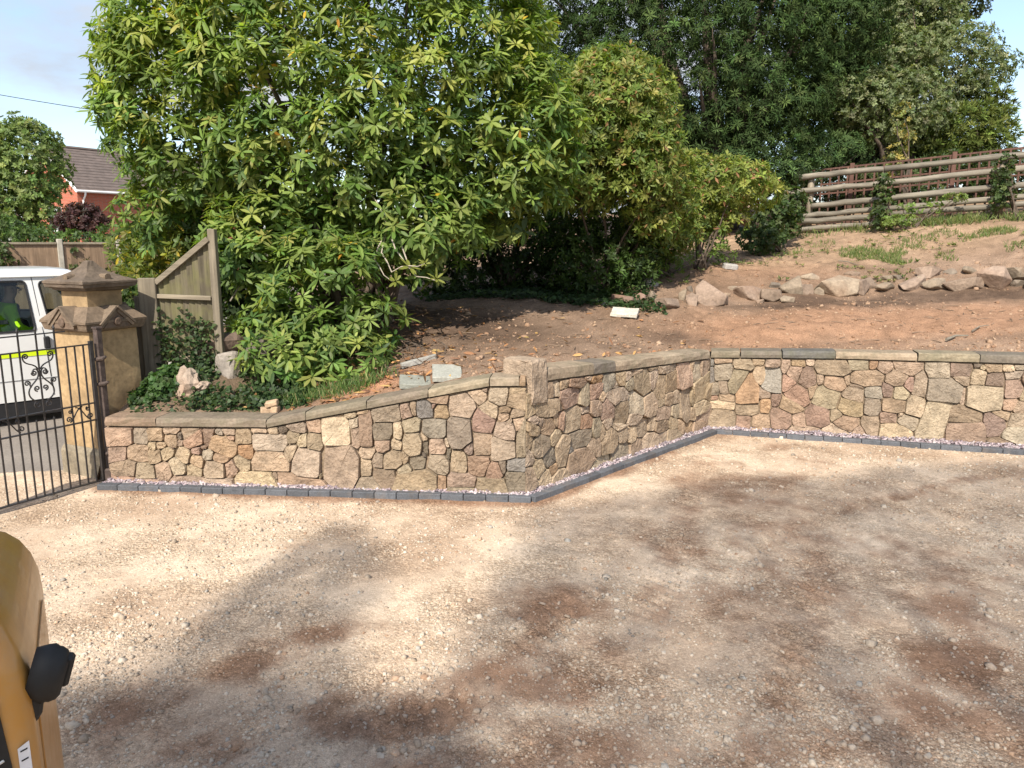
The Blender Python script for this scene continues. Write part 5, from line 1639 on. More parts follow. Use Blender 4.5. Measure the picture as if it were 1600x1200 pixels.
# smoked top panel, rear grille, side recess
O = rounded_outline(.72, .34, .05)
zt = prof[-1][1]
vs = [dp(a - .155, b + .145, zt + .004) for a, b in O] + [dp((a + .36) * .985 - .515, (b - .17) * .97 + .315, zt + .012) for a, b in O]
n = len(O)
build("top_panel", vs, [(i, (i + 1) % n, n + (i + 1) % n, n + i) for i in range(n)] + [tuple(range(n, 2 * n))], m_gloss, digger)
def plate(name, pts, t, mat, parent, outv):
    b = len(pts)
    vs = [Vector(p) for p in pts] + [Vector(p) + outv * t for p in pts]
    fs = [tuple(range(b))[::-1], tuple(range(b, 2 * b))] + [(i, (i + 1) % b, b + (i + 1) % b, b + i) for i in range(b)]
    return build(name, vs, fs, mat, parent)
gr = plate("rear_grille", [dp(-.033, -.001, .55), dp(-.040, -.001, 1.33), dp(-.055, -.001, 1.52), dp(-.9, -.001, 1.50), dp(-.9, -.001, .55)], .004, m_blk, digger, -dy)
for i in range(16):
    z = .62 + i * .055
    plate("louvre", [dp(-.085, -.006, z), dp(-.86, -.006, z), dp(-.86, -.006, z + .018), dp(-.085, -.006, z + .018)], .012, m_blk, gr, -dy)
plate("side_panel", [dp(.0005, .09, .6), dp(.0005, .50, .6), dp(.0005, .50, 1.50), dp(.0005, .09, 1.50)], .003, m_yel, digger, dx)
m_mark = mat_plain("worn_white_lettering", (.55, .55, .52), .6, var=.1)
bm = bmesh.new()
bm_tube(bm, [dp(-.06 - .02 * (1 - math.cos(a)) , -.0065, 1.325 + .03 * math.sin(a)) for a in [math.radians(x) for x in range(-100, 101, 20)]], .003, 4)
bm_tube(bm, [dp(-.055, -.0065, 1.40), dp(-.08, -.0065, 1.388)], .003, 4)
from_bm("lettering", bm, m_mark, gr)
m_dec = mat_plain("white_label", (.62, .62, .64), .45, var=.05)
lb = plate("warning_label", [dp(-.032, -.0005, 1.315), dp(-.012, -.0005, 1.327), dp(-.012, -.0005, 1.425), dp(-.032, -.0005, 1.413)], .0015, m_dec, digger, -dy)
for z in (1.335, 1.36, 1.385, 1.405):
    plate("print_line", [dp(-.028, -.0022, z), dp(-.016, -.0022, z + .004), dp(-.016, -.0022, z + .007), dp(-.028, -.0022, z + .003)], .0006, m_blk, lb, -dy)
# black rubber stop on the corner
stop = None
def ellring(c, ax, up, ra, rb, n=16):
    sd = ax.cross(up).normalized()
    return [c + up * (ra * math.cos(2 * math.pi * i / n)) + sd * (rb * math.sin(2 * math.pi * i / n)) for i in range(n)]
ax = (dx * .93 - Vector((0, 0, .30)) - dy * .10).normalized()
up = (Vector((0, 0, 1)) - ax * ax.z).normalized()
c0 = dp(.018, .045, 1.535)
vs, fs = [], []
secs = [(-.02, .05, .034), (.0, .058, .040), (.012, .061, .043), (.020, .056, .040), (.025, .056, .040), (.036, .05, .036), (.042, .04, .028)]
for d, ra, rb in secs: vs += ellring(c0 + ax * d, ax, up, ra, rb)
for j in range(len(secs) - 1):
    for i in range(16): fs.append((j * 16 + i, j * 16 + (i + 1) % 16, (j + 1) * 16 + (i + 1) % 16, (j + 1) * 16 + i))
fs += [tuple(range(16))[::-1], tuple(range((len(secs) - 1) * 16, len(secs) * 16))]
stop = build("rubber_stop", vs, fs, m_blk, digger, smooth=True)
bm = bmesh.new(); Rm = Matrix((ax, up, ax.cross(up))).transposed()
bm_box(bm, c0 + ax * .042 + up * .011, (.020, .066, .027), Rm, .006, 1); from_bm("grip", bm, m_blk, stop)
bm = bmesh.new(); bm_tube(bm, [c0 - up * .03 + ax * -.01, c0 - up * .085 - ax * .0, c0 - up * .10 + ax * .004], [.024, .02, .012], 10); from_bm("bracket", bm, m_blk, digger)
# undercarriage, so that the machine stands on the ground
for bq in (-.05, .50):
    bm = bmesh.new()
    bm_box(bm, dp(-.55, bq + .12, .20), (1.5, .25, .40), rotz(DA), .14, 3); from_bm("track", bm, m_blk, digger)
bm = bmesh.new(); bm_box(bm, dp(-.55, .31, .40), (.6, .4, .14), rotz(DA), .03, 1); from_bm("turntable", bm, m_blk, digger)

# ------------------------------------------------------------------ foliage tools
LANCE_V = np.array([(0, 0, 0), (.28, .40, .10), (.28, 0, 0), (.28, -.40, .10), (.68, .46, .10), (.68, 0, 0), (.68, -.46, .10), (1, 0, 0)])
LANCE_F = np.array([(0, 2, 1), (0, 3, 2), (1, 2, 5), (1, 5, 4), (2, 3, 6), (2, 6, 5), (4, 5, 7), (5, 6, 7)])
DIAM_V = np.array([(0, 0, 0), (.5, .5, .14), (1, 0, 0), (.5, -.5, .14)])
DIAM_F = np.array([(0, 2, 1), (0, 3, 2)])
IVY_V = np.array([(0, 0, 0), (.15, .55, .08), (.55, .42, .08), (1, 0, -.05), (.55, -.42, .08), (.15, -.55, .08)])
IVY_F = np.array([(0, 3, 2), (0, 2, 1), (0, 5, 4), (0, 4, 3)])

def unit(v): return v / np.maximum(np.linalg.norm(v, axis=-1, keepdims=True), 1e-9)

def leaf_arrays(P, D, N, Ln, Wd, kind, droop=0.0):
    TV, TF = {"lance": (LANCE_V, LANCE_F), "diam": (DIAM_V, DIAM_F), "ivy": (IVY_V, IVY_F)}[kind]
    D = unit(D); S = unit(np.cross(D, N)); U = np.cross(S, D)
    t = TV[None, :, 0] * Ln[:, None]; x = TV[None, :, 1] * Wd[:, None]; z = TV[None, :, 2] * Wd[:, None] - droop * TV[None, :, 0] ** 2 * Ln[:, None]
    V = P[:, None, :] + t[..., None] * D[:, None, :] + x[..., None] * S[:, None, :] + z[..., None] * U[:, None, :]
    n, k = len(P), len(TV)
    F = (TF[None] + (np.arange(n) * k)[:, None, None]).reshape(-1, 3)
    return V.reshape(-1, 3), F, k

def leaf_obj(name, P, D, N, Ln, Wd, col, mat, kind="lance", parent=None, droop=0.0, origin=None):
    V, F, k = leaf_arrays(P, D, N, Ln, Wd, kind, droop)
    return np_mesh(name, V, F, mat, parent=parent, origin=origin, col=np.repeat(col, k, axis=0))

def rand_dirs(n):
    return unit(RNG.normal(size=(n, 3)))

def palette(n, cols, weights, jit=.18):
    cols = np.array(cols); w = np.array(weights, float); w /= w.sum()
    c = cols[RNG.choice(len(cols), n, p=w)]
    return np.clip(c * (1 + RNG.normal(0, jit, (n, 1))) * (1 + RNG.normal(0, .05, (n, 3))), .004, .9)

def hull_world(H):
    out = []
    for (u, v, Y, rx, rz, ry) in H:
        c = at(u, v, Y); out.append((np.array(c), np.array((rx, ry, rz))))
    return out

def sublobes(hull, n, r0, r1, inside=.9):
    """lobe centres spread over the outer surface of a union of ellipsoids"""
    vol = np.array([h[1][0] * h[1][2] + h[1][0] * h[1][1] + h[1][1] * h[1][2] for h in hull]); vol /= vol.sum()
    C, R, O = [], [], []
    tries = 0
    while len(C) < n and tries < n * 60:
        tries += 1
        k = RNG.choice(len(hull), p=vol)
        d = rand_dirs(1)[0]
        c, r = hull[k]
        rad = RNG.uniform(r0, r1)
        p = c + d * np.maximum(r - rad * .75, r * .35)
        if any(np.sum(((p - c2) / r2) ** 2) < inside ** 2 * .62 for j, (c2, r2) in enumerate(hull) if j != k): continue
        if any(np.linalg.norm((p - q) * (1, 1, 1.3)) < .62 * (rad + rq) * .8 for q, rq in zip(C, R)): continue
        C.append(p); R.append(rad); O.append(unit(d / r))
    return np.array(C), np.array(R), np.array(O)

def shoot_points(C, R, O, per_area, flat=.7, low=-.35):
    """shoot tips over each lobe, mostly on its upper and outer side"""
    P, A = [], []
    for c, r, o in zip(C, R, O):
        n = max(4, int(per_area * r * r))
        d = rand_dirs(n * 2)
        score = d[:, 2] * .75 + d @ o * .8
        d = d[score > low][:n]
        rr = r * RNG.uniform(.72, 1.05, len(d)) ** .7
        P.append(c + d * rr[:, None] * np.array((1, 1, flat))); A.append(unit(d * (1, 1, .8) + o * .35 + np.array((0, 0, .35))))
    return np.vstack(P), np.vstack(A)

def fill_points(hull, n, lim=.85):
    vol = np.array([np.prod(h[1]) for h in hull]); vol /= vol.sum()
    ks = RNG.choice(len(hull), n, p=vol)
    d = rand_dirs(n) * (RNG.random((n, 1)) ** .33) * lim
    return np.array([hull[k][0] + dd * hull[k][1] for k, dd in zip(ks, d)])

def whorls(P, A, m, spread, Ln, Wd, sd=.28):
    """m leaves round each shoot tip; spread = angle from the axis"""
    n = len(P)
    T = unit(np.cross(A, np.where(np.abs(A[:, 2:3]) < .9, np.array([[0, 0, 1.0]]), np.array([[1.0, 0, 0]]))))
    B = np.cross(A, T)
    k = np.arange(m)
    ph = (2 * np.pi * k / m)[None] + RNG.random((n, 1)) * 6.28 + RNG.normal(0, .22, (n, m))
    an = np.clip(RNG.normal(spread, sd, (n, m)), .25, 2.3)
    rad = np.cos(ph)[..., None] * T[:, None] + np.sin(ph)[..., None] * B[:, None]
    D = np.cos(an)[..., None] * A[:, None] + np.sin(an)[..., None] * rad
    N = np.sin(an)[..., None] * A[:, None] - np.cos(an)[..., None] * rad + RNG.normal(0, .15, (n, m, 3))
    wf = RNG.uniform(.72, 1.22, (n, 1)); L_ = Ln * wf * RNG.uniform(.62, 1.15, (n, m)); W_ = Wd * wf * RNG.uniform(.75, 1.15, (n, m))
    Pn = np.repeat(P, m, axis=0) + D.reshape(-1, 3) * .01
    return Pn, D.reshape(-1, 3), N.reshape(-1, 3), L_.ravel(), W_.ravel()

def limbs(name, base, targets, r0, mat, parent, r1=.008, wob=.12, stems=1, spread=.1, n=7, side=7):
    rnd = random.Random(len(name) + len(targets))
    bm = bmesh.new()
    base = Vector(base)
    for i, t in enumerate(targets):
        t = Vector(t)
        b = base + Vector((rnd.uniform(-spread, spread), rnd.uniform(-spread, spread), 0))
        mid = b.lerp(t, .45) + Vector((0, 0, (t - b).length * .10))
        pts, rad = [], []
        for k in range(n):
            q = k / (n - 1)
            p = b * (1 - q) ** 2 + mid * 2 * q * (1 - q) + t * q * q
            if 0 < k < n - 1: p += Vector((rnd.gauss(0, wob), rnd.gauss(0, wob), rnd.gauss(0, wob * .6))) * (t - b).length * .12
            pts.append(p); rad.append(r0 * (1 - q) ** 1.2 * rnd.uniform(.9, 1.1) + r1)
        bm_tube(bm, pts, rad, side)
    return from_bm(name, bm, mat, parent, smooth=True)

m_bark = mat_plain("brown_bark", (.10, .075, .055), .95, var=.4, scale=9, bump=.6, bdist=.02)
m_twig = mat_plain("pale_dead_twig", (.36, .31, .25), .9, var=.2, scale=20)
m_leaf = mat_leaf("glossy_leaf", .5, .40, .28)
m_leaf_s = mat_leaf("soft_leaf", .55, .35, .3)
m_needle = mat_leaf("yew_needle", .75, .2, .1)
m_dead = mat_leaf("dead_leaf", .8, .15, .2)

def tree(name, label, cat, H, base, cols, wts, Ln, Wd, n_lobes, lobe_r, per_area, m=7, spread=1.1, kind="diam", mat=None, fill=0, trunk_r=.15, n_limb=10, droop=0.0, low=-.35, flat=.7, group=None, jit=.2, tip=None, tipw=0.0, limb_spread=.1, crown_name="crown"):
    hull = hull_world(H)
    root = empty(name, base, label, cat, group)
    C, R, O = sublobes(hull, n_lobes, *lobe_r)
    P, A = shoot_points(C, R, O, per_area, flat, low)
    if fill:
        Pf = fill_points(hull, fill)
        P = np.vstack([P, Pf]); A = np.vstack([A, unit(rand_dirs(len(Pf)) + np.array((0, 0, .4)))])
    a = whorls(P, A, m, spread, Ln, Wd)
    wc = palette(len(P), cols, wts, jit)
    col = np.repeat(wc, m, axis=0) * (1 + RNG.normal(0, .12, (len(P) * m, 1)))
    if tip is not None:
        tk = RNG.random(len(col)) < tipw
        col[tk] = np.array(tip) * RNG.uniform(.7, 1.3, (tk.sum(), 1))
    o = leaf_obj(crown_name, *a, np.clip(col, .004, .9), mat or m_leaf_s, kind, root, droop)
    o["kind"] = "stuff"
    sel = RNG.permutation(len(C))[:n_limb]
    limbs("trunk", base, [Vector(C[i]) for i in sel], trunk_r, m_bark, root, spread=limb_spread)
    return root, C, R, O

# ------------------------------------------------------------------ the big rhododendron
RH = [(560, 130, 10.2, 2.55, 2.35, 2.1), (310, 150, 9.8, 1.10, 1.7, 1.2), (515, 475, 8.5, .86, .95, .65), (455, 560, 8.05, .30, .30, .25), (545, 550, 8.1, .32, .36, .28), (500, 590, 7.85, .28, .22, .2), (785, 225, 9.7, .98, 1.25, 1.1), (255, 320, 9.9, .55, .70, .6), (420, 380, 9.0, .75, .75, .7), (660, 340, 9.2, .85, .85, .8), (255, 60, 10.0, .6, .9, .7)]
hull = hull_world(RH)
rbase = on_bank(560, 500)
rbase = Vector((-1.9, 9.7, bh(-1.9, 9.7) - .05))
rho = empty("rhododendron", rbase, "huge rhododendron with long glossy leaves overhanging the bank behind the low wall", "shrub")
C, R, O = sublobes(hull, 300, .30, .56, .9)
front_l = O[:, 1] < .45                                   # the far side needs fewer leaves
P, A = shoot_points(C[front_l], R[front_l], O[front_l], 200, .60, -.35)
Pb_, Ab_ = shoot_points(C[~front_l], R[~front_l], O[~front_l], 70, .60, -.35)
P = np.vstack([P, Pb_]); A = np.vstack([A, Ab_])
# the lowest sprays hang over the coping
nb_ = len(P)
Pf = fill_points(hull, 2000, .88)
P2 = np.vstack([P, Pf]); A2 = np.vstack([A, unit(rand_dirs(len(Pf)) + np.array((0, -.3, .4)))])
m_ = 9
A2 = unit(A2 + np.array((0, 0, .7)))
lp, ldir, lnrm, lL, lW = whorls(P2, A2, m_, 1.62, .15, .041, .45)
RC = [(.115, .18, .04), (.16, .228, .05), (.215, .27, .064), (.078, .13, .034), (.28, .305, .08)]
# new growth on the sunny crown tops is yellower
ht = np.clip((P2[:, 2] - 2.0) / 3.0, 0, 1)
wc = palette(len(P2), RC, [3, 4, 3, 2.5, 1.6], .16)
wc *= (1 + .25 * (ht[:, None] - .4) * np.array((1.2, .8, .2)))
col = np.repeat(wc, m_, axis=0) * (1 + RNG.normal(0, .10, (len(P2) * m_, 1)))
rr_ = RNG.random(len(col))
col[rr_ < .003] = (.50, .34, .03); col[(rr_ > .003) & (rr_ < .005)] = (.40, .20, .03)
col = np.clip(col, .01, .8)
# the 300 leaves that show largest become leaves of their own
campos = np.array((0, 0, CAM_H))
toc = campos - lp; dist = np.linalg.norm(toc, axis=1); toc /= dist[:, None]
wid = np.repeat(np.arange(len(P2)), m_)
front = (wid < nb_) & (np.abs(np.sum(unit(lnrm) * toc, 1)) > .45) & (np.repeat(np.sum(np.vstack([A, np.zeros((len(Pf), 3))]) * unit(campos - P2), 1), m_) > .45)
size_ = lL * lW / dist ** 2 * np.abs(np.sum(unit(lnrm) * toc, 1))
cand = np.nonzero(front)[0]
cand = cand[np.argsort(-size_[cand])][:300]
rest = np.ones(len(lp), bool); rest[cand] = False
crown = leaf_obj("crown", lp[rest], ldir[rest], lnrm[rest], lL[rest], lW[rest], col[rest], m_leaf, "lance", rho, .10)
crown["kind"] = "stuff"
leaf_meshes = []
for k in range(10):
    c_ = palette(1, RC, [3, 4, 3, 2.5, 1.6], .1)
    V, F, kk = leaf_arrays(np.zeros((1, 3)), np.array([[1.0, 0, 0]]), np.array([[0, 0, 1.0]]), np.array([1.0]), np.array([.28]), "lance", .10)
    me = bpy.data.meshes.new("leaf"); me.from_pydata(V.tolist(), [], F.tolist()); me.update()
    at_ = me.color_attributes.new("Col", 'FLOAT_COLOR', 'POINT')
    at_.data.foreach_set("color", np.tile(np.append(c_[0], 1.0), len(V)).astype(np.float32))
    me.materials.append(m_leaf); leaf_meshes.append(me)
for i in cand:
    x = unit(ldir[i]); y = unit(np.cross(lnrm[i], x)); z = np.cross(x, y)
    o = bpy.data.objects.new("leaf", leaf_meshes[i % 10]); COL.objects.link(o); o.parent = rho
    M = Matrix(((x[0], y[0], z[0]), (x[1], y[1], z[1]), (x[2], y[2], z[2]))).to_4x4()
    o.matrix_basis = Matrix.Translation(Vector(lp[i]) - rbase) @ M @ Matrix.Diagonal((lL[i], lL[i], lL[i], 1))
sel = RNG.permutation(len(C))[:30]
limbs("trunk", rbase, [rbase.lerp(Vector(C[i]), .84) for i in sel], .055, m_bark, rho, spread=.35, r1=.012)
TW = [[(505, 222, 8.9), (522, 262, 8.7), (545, 285, 8.6), (556, 300, 8.55)], [(500, 250, 8.8), (506, 280, 8.7), (512, 300, 8.7)], [(605, 355, 8.7), (596, 395, 8.45), (612, 425, 8.3), (640, 415, 8.2), (664, 412, 8.15)], [(620, 330, 8.8), (628, 385, 8.4), (650, 432, 8.2), (680, 438, 8.1)], [(600, 370, 8.6), (585, 405, 8.4), (600, 430, 8.3), (615, 440, 8.3)],
      [(610, 360, 8.6), (618, 390, 8.4), (640, 420, 8.2)], [(225, 255, 9.2), (260, 250, 9.1), (300, 240, 9.2)], [(255, 275, 9.1), (290, 268, 9.1), (330, 285, 9.2)], [(360, 470, 8.8), (372, 450, 8.7), (380, 430, 8.8)], [(568, 285, 8.8), (580, 305, 8.7), (596, 330, 8.6), (605, 350, 8.6)]]
for q in TW:
    pts = [at(*p) for p in q]
    fine = []
    for a, b in zip(pts[:-1], pts[1:]):
        fine += [a, a.lerp(b, .5) + Vector((random.gauss(0, .012), random.gauss(0, .012), random.gauss(0, .012)))]
    fine.append(pts[-1])
    bm = bmesh.new(); bm_tube(bm, fine, list(np.linspace(.010, .004, len(fine))), 5); from_bm("bare_twig", bm, m_twig, rho)
# a few sprays at the ends of the bare twigs
tips = np.array([at(*q) for q in ((664, 412, 8.15), (682, 436, 8.1), (640, 418, 8.2), (618, 440, 8.3))])
a = whorls(tips, unit(np.array([(.3, -.5, .5)] * 4)), 8, 1.3, .11, .034)
o = leaf_obj("twig_leaves", *a, np.repeat(np.array([(.21, .23, .05)] * 4), 8, axis=0), m_leaf, "lance", rho, .1); o["kind"] = "stuff"

# ------------------------------------------------------------------ other shrubs and trees on the bank
GRN = [(.06, .10, .025), (.09, .14, .03), (.13, .18, .04)]
def bz(x, y): return Vector((x, y, bh(x, y) - .05))
def base_at(u, Y): 
    x = (u - 800) / FPX * Y
    return bz(x, Y)
tree("evergreen_shrub", "tall olive shrub with reddish leaf tips right of the rhododendron", "shrub",
     [(955, 185, 11.6, .95, 1.0, 1.0), (1000, 250, 11.4, .62, .8, .7), (920, 275, 11.5, .7, .6, .7), (1025, 320, 11.7, .5, .6, .5), (900, 200, 11.2, .6, .8, .6), (1050, 285, 12.2, .45, .5, .4), (1045, 360, 12.4, .5, .45, .4)], base_at(950, 12.3),
     [(.15, .20, .045), (.20, .24, .055), (.11, .16, .035), (.25, .25, .07)], [3, 3, 2, 1.4], .105, .034, 210, (.15, .40), 290, 8, 1.15, "diam", m_leaf, 3200, .02, 7, .08, tip=(.26, .15, .06), tipw=.05, limb_spread=.2)
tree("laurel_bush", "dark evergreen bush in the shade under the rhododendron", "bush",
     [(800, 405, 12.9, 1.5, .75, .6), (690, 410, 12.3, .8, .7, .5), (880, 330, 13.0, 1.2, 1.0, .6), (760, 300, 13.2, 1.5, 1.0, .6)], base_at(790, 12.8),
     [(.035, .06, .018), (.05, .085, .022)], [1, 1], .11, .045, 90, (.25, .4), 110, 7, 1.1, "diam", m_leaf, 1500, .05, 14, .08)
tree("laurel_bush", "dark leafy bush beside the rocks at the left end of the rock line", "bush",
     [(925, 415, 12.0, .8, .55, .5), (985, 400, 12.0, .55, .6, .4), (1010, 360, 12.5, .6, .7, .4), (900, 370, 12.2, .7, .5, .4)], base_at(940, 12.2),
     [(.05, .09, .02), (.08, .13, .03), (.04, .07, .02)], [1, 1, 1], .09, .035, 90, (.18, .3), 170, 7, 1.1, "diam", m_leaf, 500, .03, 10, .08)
tree("yew_tree", "great dark yew tree filling the background above the shrubs", "tree",
     [(1090, 90, 17.6, 2.9, 2.7, 1.8), (1180, 190, 17.2, 1.6, 1.2, 1.1), (930, 20, 18.8, 2.4, 2.6, 1.6), (1230, 40, 18.6, 2.3, 2.6, 1.6), (1080, 230, 17.4, 1.6, 1.0, 1.0)], base_at(1120, 18.2),
     [(.04, .068, .022), (.055, .09, .028), (.078, .115, .036), (.028, .048, .016)], [3, 3, 1.5, 2], .12, .027, 390, (.28, .6), 165, 10, 1.3, "diam", m_needle, 7000, .28, 20, .35, low=-.5)
tree("yew_tree", "dark yew bough spreading low at the left end of the rail fence", "tree",
     [(1230, 268, 16.9, .95, .42, .5), (1160, 262, 16.6, .7, .5, .5), (1290, 235, 17.6, 1.0, .5, .5), (1060, 290, 16.4, 1.0, .8, .5)], base_at(1180, 17.4),
     [(.05, .085, .03), (.075, .12, .038), (.035, .06, .022)], [2, 2, 1.5], .11, .025, 100, (.22, .4), 230, 9, 1.35, "diam", m_needle, 700, .10, 12, .2)
tree("dark_tree", "tall dark tree rising behind the variegated holly", "tree",
     [(1350, 40, 21.5, 2.4, 2.2, 1.4), (1320, 190, 20.5, 1.6, 1.4, 1.0), (1450, -10, 21.5, 1.6, 1.3, 1.0), (1400, 240, 20.2, 1.6, 1.1, .8)], base_at(1340, 21.5),
     [(.035, .05, .02), (.055, .07, .028), (.08, .09, .035)], [2, 2, 1], .12, .05, 230, (.3, .55), 150, 8, 1.2, "diam", m_leaf_s, 2600, .22, 18, .1)
tree("holly_tree", "pale variegated holly tree with cream-edged leaves above the rail fence", "tree",
     [(1390, 170, 18.7, 1.45, 1.05, 1.1), (1320, 155, 18.3, .95, .7, .8), (1485, 95, 19.6, 1.25, 1.0, 1.0), (1545, 105, 19.6, .75, .5, .6), (1430, 30, 20.2, 1.2, 1.0, 1.0), (1500, 150, 19.6, .8, .5, .6), (1400, 100, 19.2, 1.2, .9, 1.0), (1310, 90, 19.2, .8, .6, .7)], base_at(1395, 19.0),
     [(.12, .15, .06), (.165, .195, .09), (.24, .26, .14), (.085, .115, .04)], [2, 2.4, 1.6, 1.4], .075, .042, 230, (.22, .42), 300, 7, 1.2, "diam", m_leaf, 3500, .10, 16, .05)
tree("golden_conifer", "yellow-green conifer behind the right end of the rail fence", "tree",
     [(1500, 215, 19.2, 1.25, .85, .9), (1535, 175, 19.4, .65, .75, .6), (1440, 225, 19.2, .9, .6, .7)], base_at(1510, 19.4),
     [(.10, .13, .03), (.135, .16, .04), (.07, .095, .022)], [2, 2, 1], .16, .034, 80, (.25, .42), 150, 9, .9, "diam", m_needle, 600, .12, 10, 0.0)
tree("gold_leaved_climber", "small climber with golden yellow leaves above the trellis", "climber",
     [(1408, 190, 17.3, .16, .45, .15), (1418, 215, 17.3, .2, .2, .15), (1400, 250, 17.0, .22, .4, .15)], base_at(1405, 17.2),
     [(.36, .28, .08), (.30, .28, .10), (.18, .20, .07)], [1.4, 2, 3], .07, .04, 14, (.10, .18), 420, 6, 1.2, "diam", m_leaf_s, 40, .03, 5)
tree("young_shrub", "bright yellow-green shrub on several bare stems at the edge of the bank", "shrub",
     [(1130, 290, 13.4, .85, .52, .7), (1070, 310, 13.2, .55, .55, .5), (1185, 300, 13.6, .45, .36, .4), (1120, 345, 13.4, .5, .3, .4), (1080, 270, 13.5, .5, .4, .4)], on_bank(1092, 418) - Vector((0, 0, .03)),
     [(.17, .21, .04), (.22, .25, .055), (.12, .16, .035)], [2, 2, 1.4], .105, .038, 95, (.15, .27), 280, 7, 1.2, "diam", m_leaf_s, 300, .014, 12, .12, tip=(.28, .14, .07), tipw=.05, limb_spread=.12)
tree("low_shrub", "low fresh green shrub at the foot of the bare stems", "shrub",
     [(1030, 390, 12.6, .6, .45, .4), (985, 400, 12.3, .5, .45, .4), (1065, 350, 13.2, .5, .42, .4), (1125, 392, 13.3, .35, .2, .3)], on_bank(1045, 430) - Vector((0, 0, .05)),
     [(.09, .14, .03), (.13, .19, .04), (.06, .10, .025)], [2, 2, 1], .085, .034, 75, (.13, .24), 280, 7, 1.2, "diam", m_leaf_s, 150, .02, 8)
tree("ivy_bush", "dense dark ivy bush at the left end of the rail fence", "ivy",
     [(1212, 345, 15.0, .52, .42, .4), (1190, 375, 14.6, .5, .3, .4), (1235, 320, 15.6, .35, .4, .3)], base_at(1212, 15.0),
     [(.035, .06, .02), (.06, .095, .03), (.10, .13, .05)], [2, 2, 1], .07, .05, 50, (.14, .24), 330, 6, 1.2, "ivy", m_leaf, 250, .03, 8)
for u, Y, lab, hh in ((1379, 15.45, "ivy climbing the second post of the rail fence", [(1379, 305, 15.45, .17, .45, .17), (1375, 340, 15.4, .25, .2, .2)]), (1568, 14.75, "ivy climbing the rail fence post near the right edge", [(1568, 270, 14.75, .17, .40, .17), (1566, 305, 14.75, .2, .35, .18)])):
    tree("climbing_ivy", lab, "ivy", hh, base_at(u, Y), [(.05, .08, .025), (.085, .125, .04), (.13, .16, .06)], [2, 2, 1], .06, .045, 26, (.09, .16), 340, 6, 1.2, "ivy", m_leaf, 60, .015, 5)
tree("bramble", "light green bramble shoots trailing along the lower rails", "bramble",
     [(1440, 325, 15.1, .45, .09, .15), (1490, 310, 14.95, .28, .08, .12), (1405, 345, 15.1, .4, .12, .2)], base_at(1410, 15.1),
     [(.18, .24, .06), (.12, .18, .04)], [1, 1], .06, .04, 22, (.07, .12), 700, 6, 1.2, "diam", m_leaf_s, 30, .008, 8)

tree("dark_hedge", "dark garden hedge showing through the trellis", "hedge",
     [(1270, 300, 19.0, 1.2, .9, .5), (1380, 300, 18.6, 1.5, .9, .5), (1490, 285, 18.2, 1.5, .8, .5), (1600, 275, 17.8, 1.5, .7, .5), (1700, 265, 17.4, 1.5, .7, .5)], base_at(1420, 18.5),
     [(.04, .065, .02), (.06, .09, .028), (.09, .11, .04)], [2, 2, 1], .10, .045, 130, (.22, .4), 170, 7, 1.2, "diam", m_leaf_s, 1800, .05, 12)
tree("shade_bush", "dark ivy-clad bush right of the sloping fence panel", "bush",
     [(375, 450, 9.3, .42, .55, .35), (330, 400, 9.6, .4, .5, .3), (420, 500, 9.2, .4, .4, .3)], bz(-3.2, 9.3),
     [(.035, .06, .02), (.055, .09, .028), (.08, .12, .035)], [2, 2, 1], .08, .045, 60, (.14, .24), 300, 6, 1.2, "ivy", m_leaf, 500, .03, 8)

# ------------------------------------------------------------------ planting on the left
tree("leafy_tree", "rounded green tree at the left edge in front of the brick house", "tree",
     [(38, 262, 27.0, 1.45, 1.75, 1.3), (-5, 320, 26.5, 1.8, 1.3, 1.2), (58, 325, 26.5, .8, .9, .9), (-40, 270, 27, 1.6, 1.6, 1.2), (28, 205, 27, .6, .7, .6)], (at(35, 380, 27).x, 27.0, -.1),
     [(.12, .175, .045), (.16, .21, .06), (.20, .24, .075), (.085, .13, .038)], [2, 2, 1, 1.2], .15, .075, 150, (.35, .6), 90, 8, 1.2, "diam", m_leaf_s, 1000, .16, 14, .05)
tree("purple_shrub", "dark purple-leaved shrub above the roadside fence", "shrub",
     [(130, 345, 23.0, .75, .55, .5), (105, 355, 23.0, .5, .4, .4)], (at(125, 380, 23).x, 23.0, -.1),
     [(.07, .03, .03), (.10, .05, .045), (.05, .035, .025)], [2, 1, 1], .11, .055, 36, (.18, .3), 230, 7, 1.2, "diam", m_leaf_s, 200, .06, 8)
tree("garden_hedge", "mixed green hedge just above the roadside fence", "hedge",
     [(30, 372, 21.5, 1.6, .4, .5), (110, 375, 21.8, .8, .3, .4), (175, 372, 22.0, .7, .5, .4), (-30, 360, 21.5, 1.2, .6, .5)], (at(60, 380, 21.6).x, 21.6, -.1),
     [(.07, .12, .03), (.11, .17, .04), (.05, .08, .025)], [1, 1, 1], .11, .055, 60, (.2, .34), 190, 7, 1.2, "diam", m_leaf_s, 300, .07, 10)
tree("yellowing_shrub", "yellow-green shrub showing between the pillar and the sloping fence panel", "shrub",
     [(235, 385, 10.6, .42, .55, .4), (200, 410, 11.0, .3, .4, .3), (275, 360, 10.2, .35, .4, .3), (235, 440, 10.2, .4, .4, .3), (300, 400, 9.6, .3, .5, .3)], (at(240, 480, 10.5).x, 10.5, .2),
     [(.13, .16, .03), (.20, .20, .035), (.09, .12, .028)], [2, 1.4, 2], .12, .036, 60, (.16, .28), 190, 8, 1.2, "lance", m_leaf, 200, .04, 10, tip=(.45, .33, .03), tipw=.05)
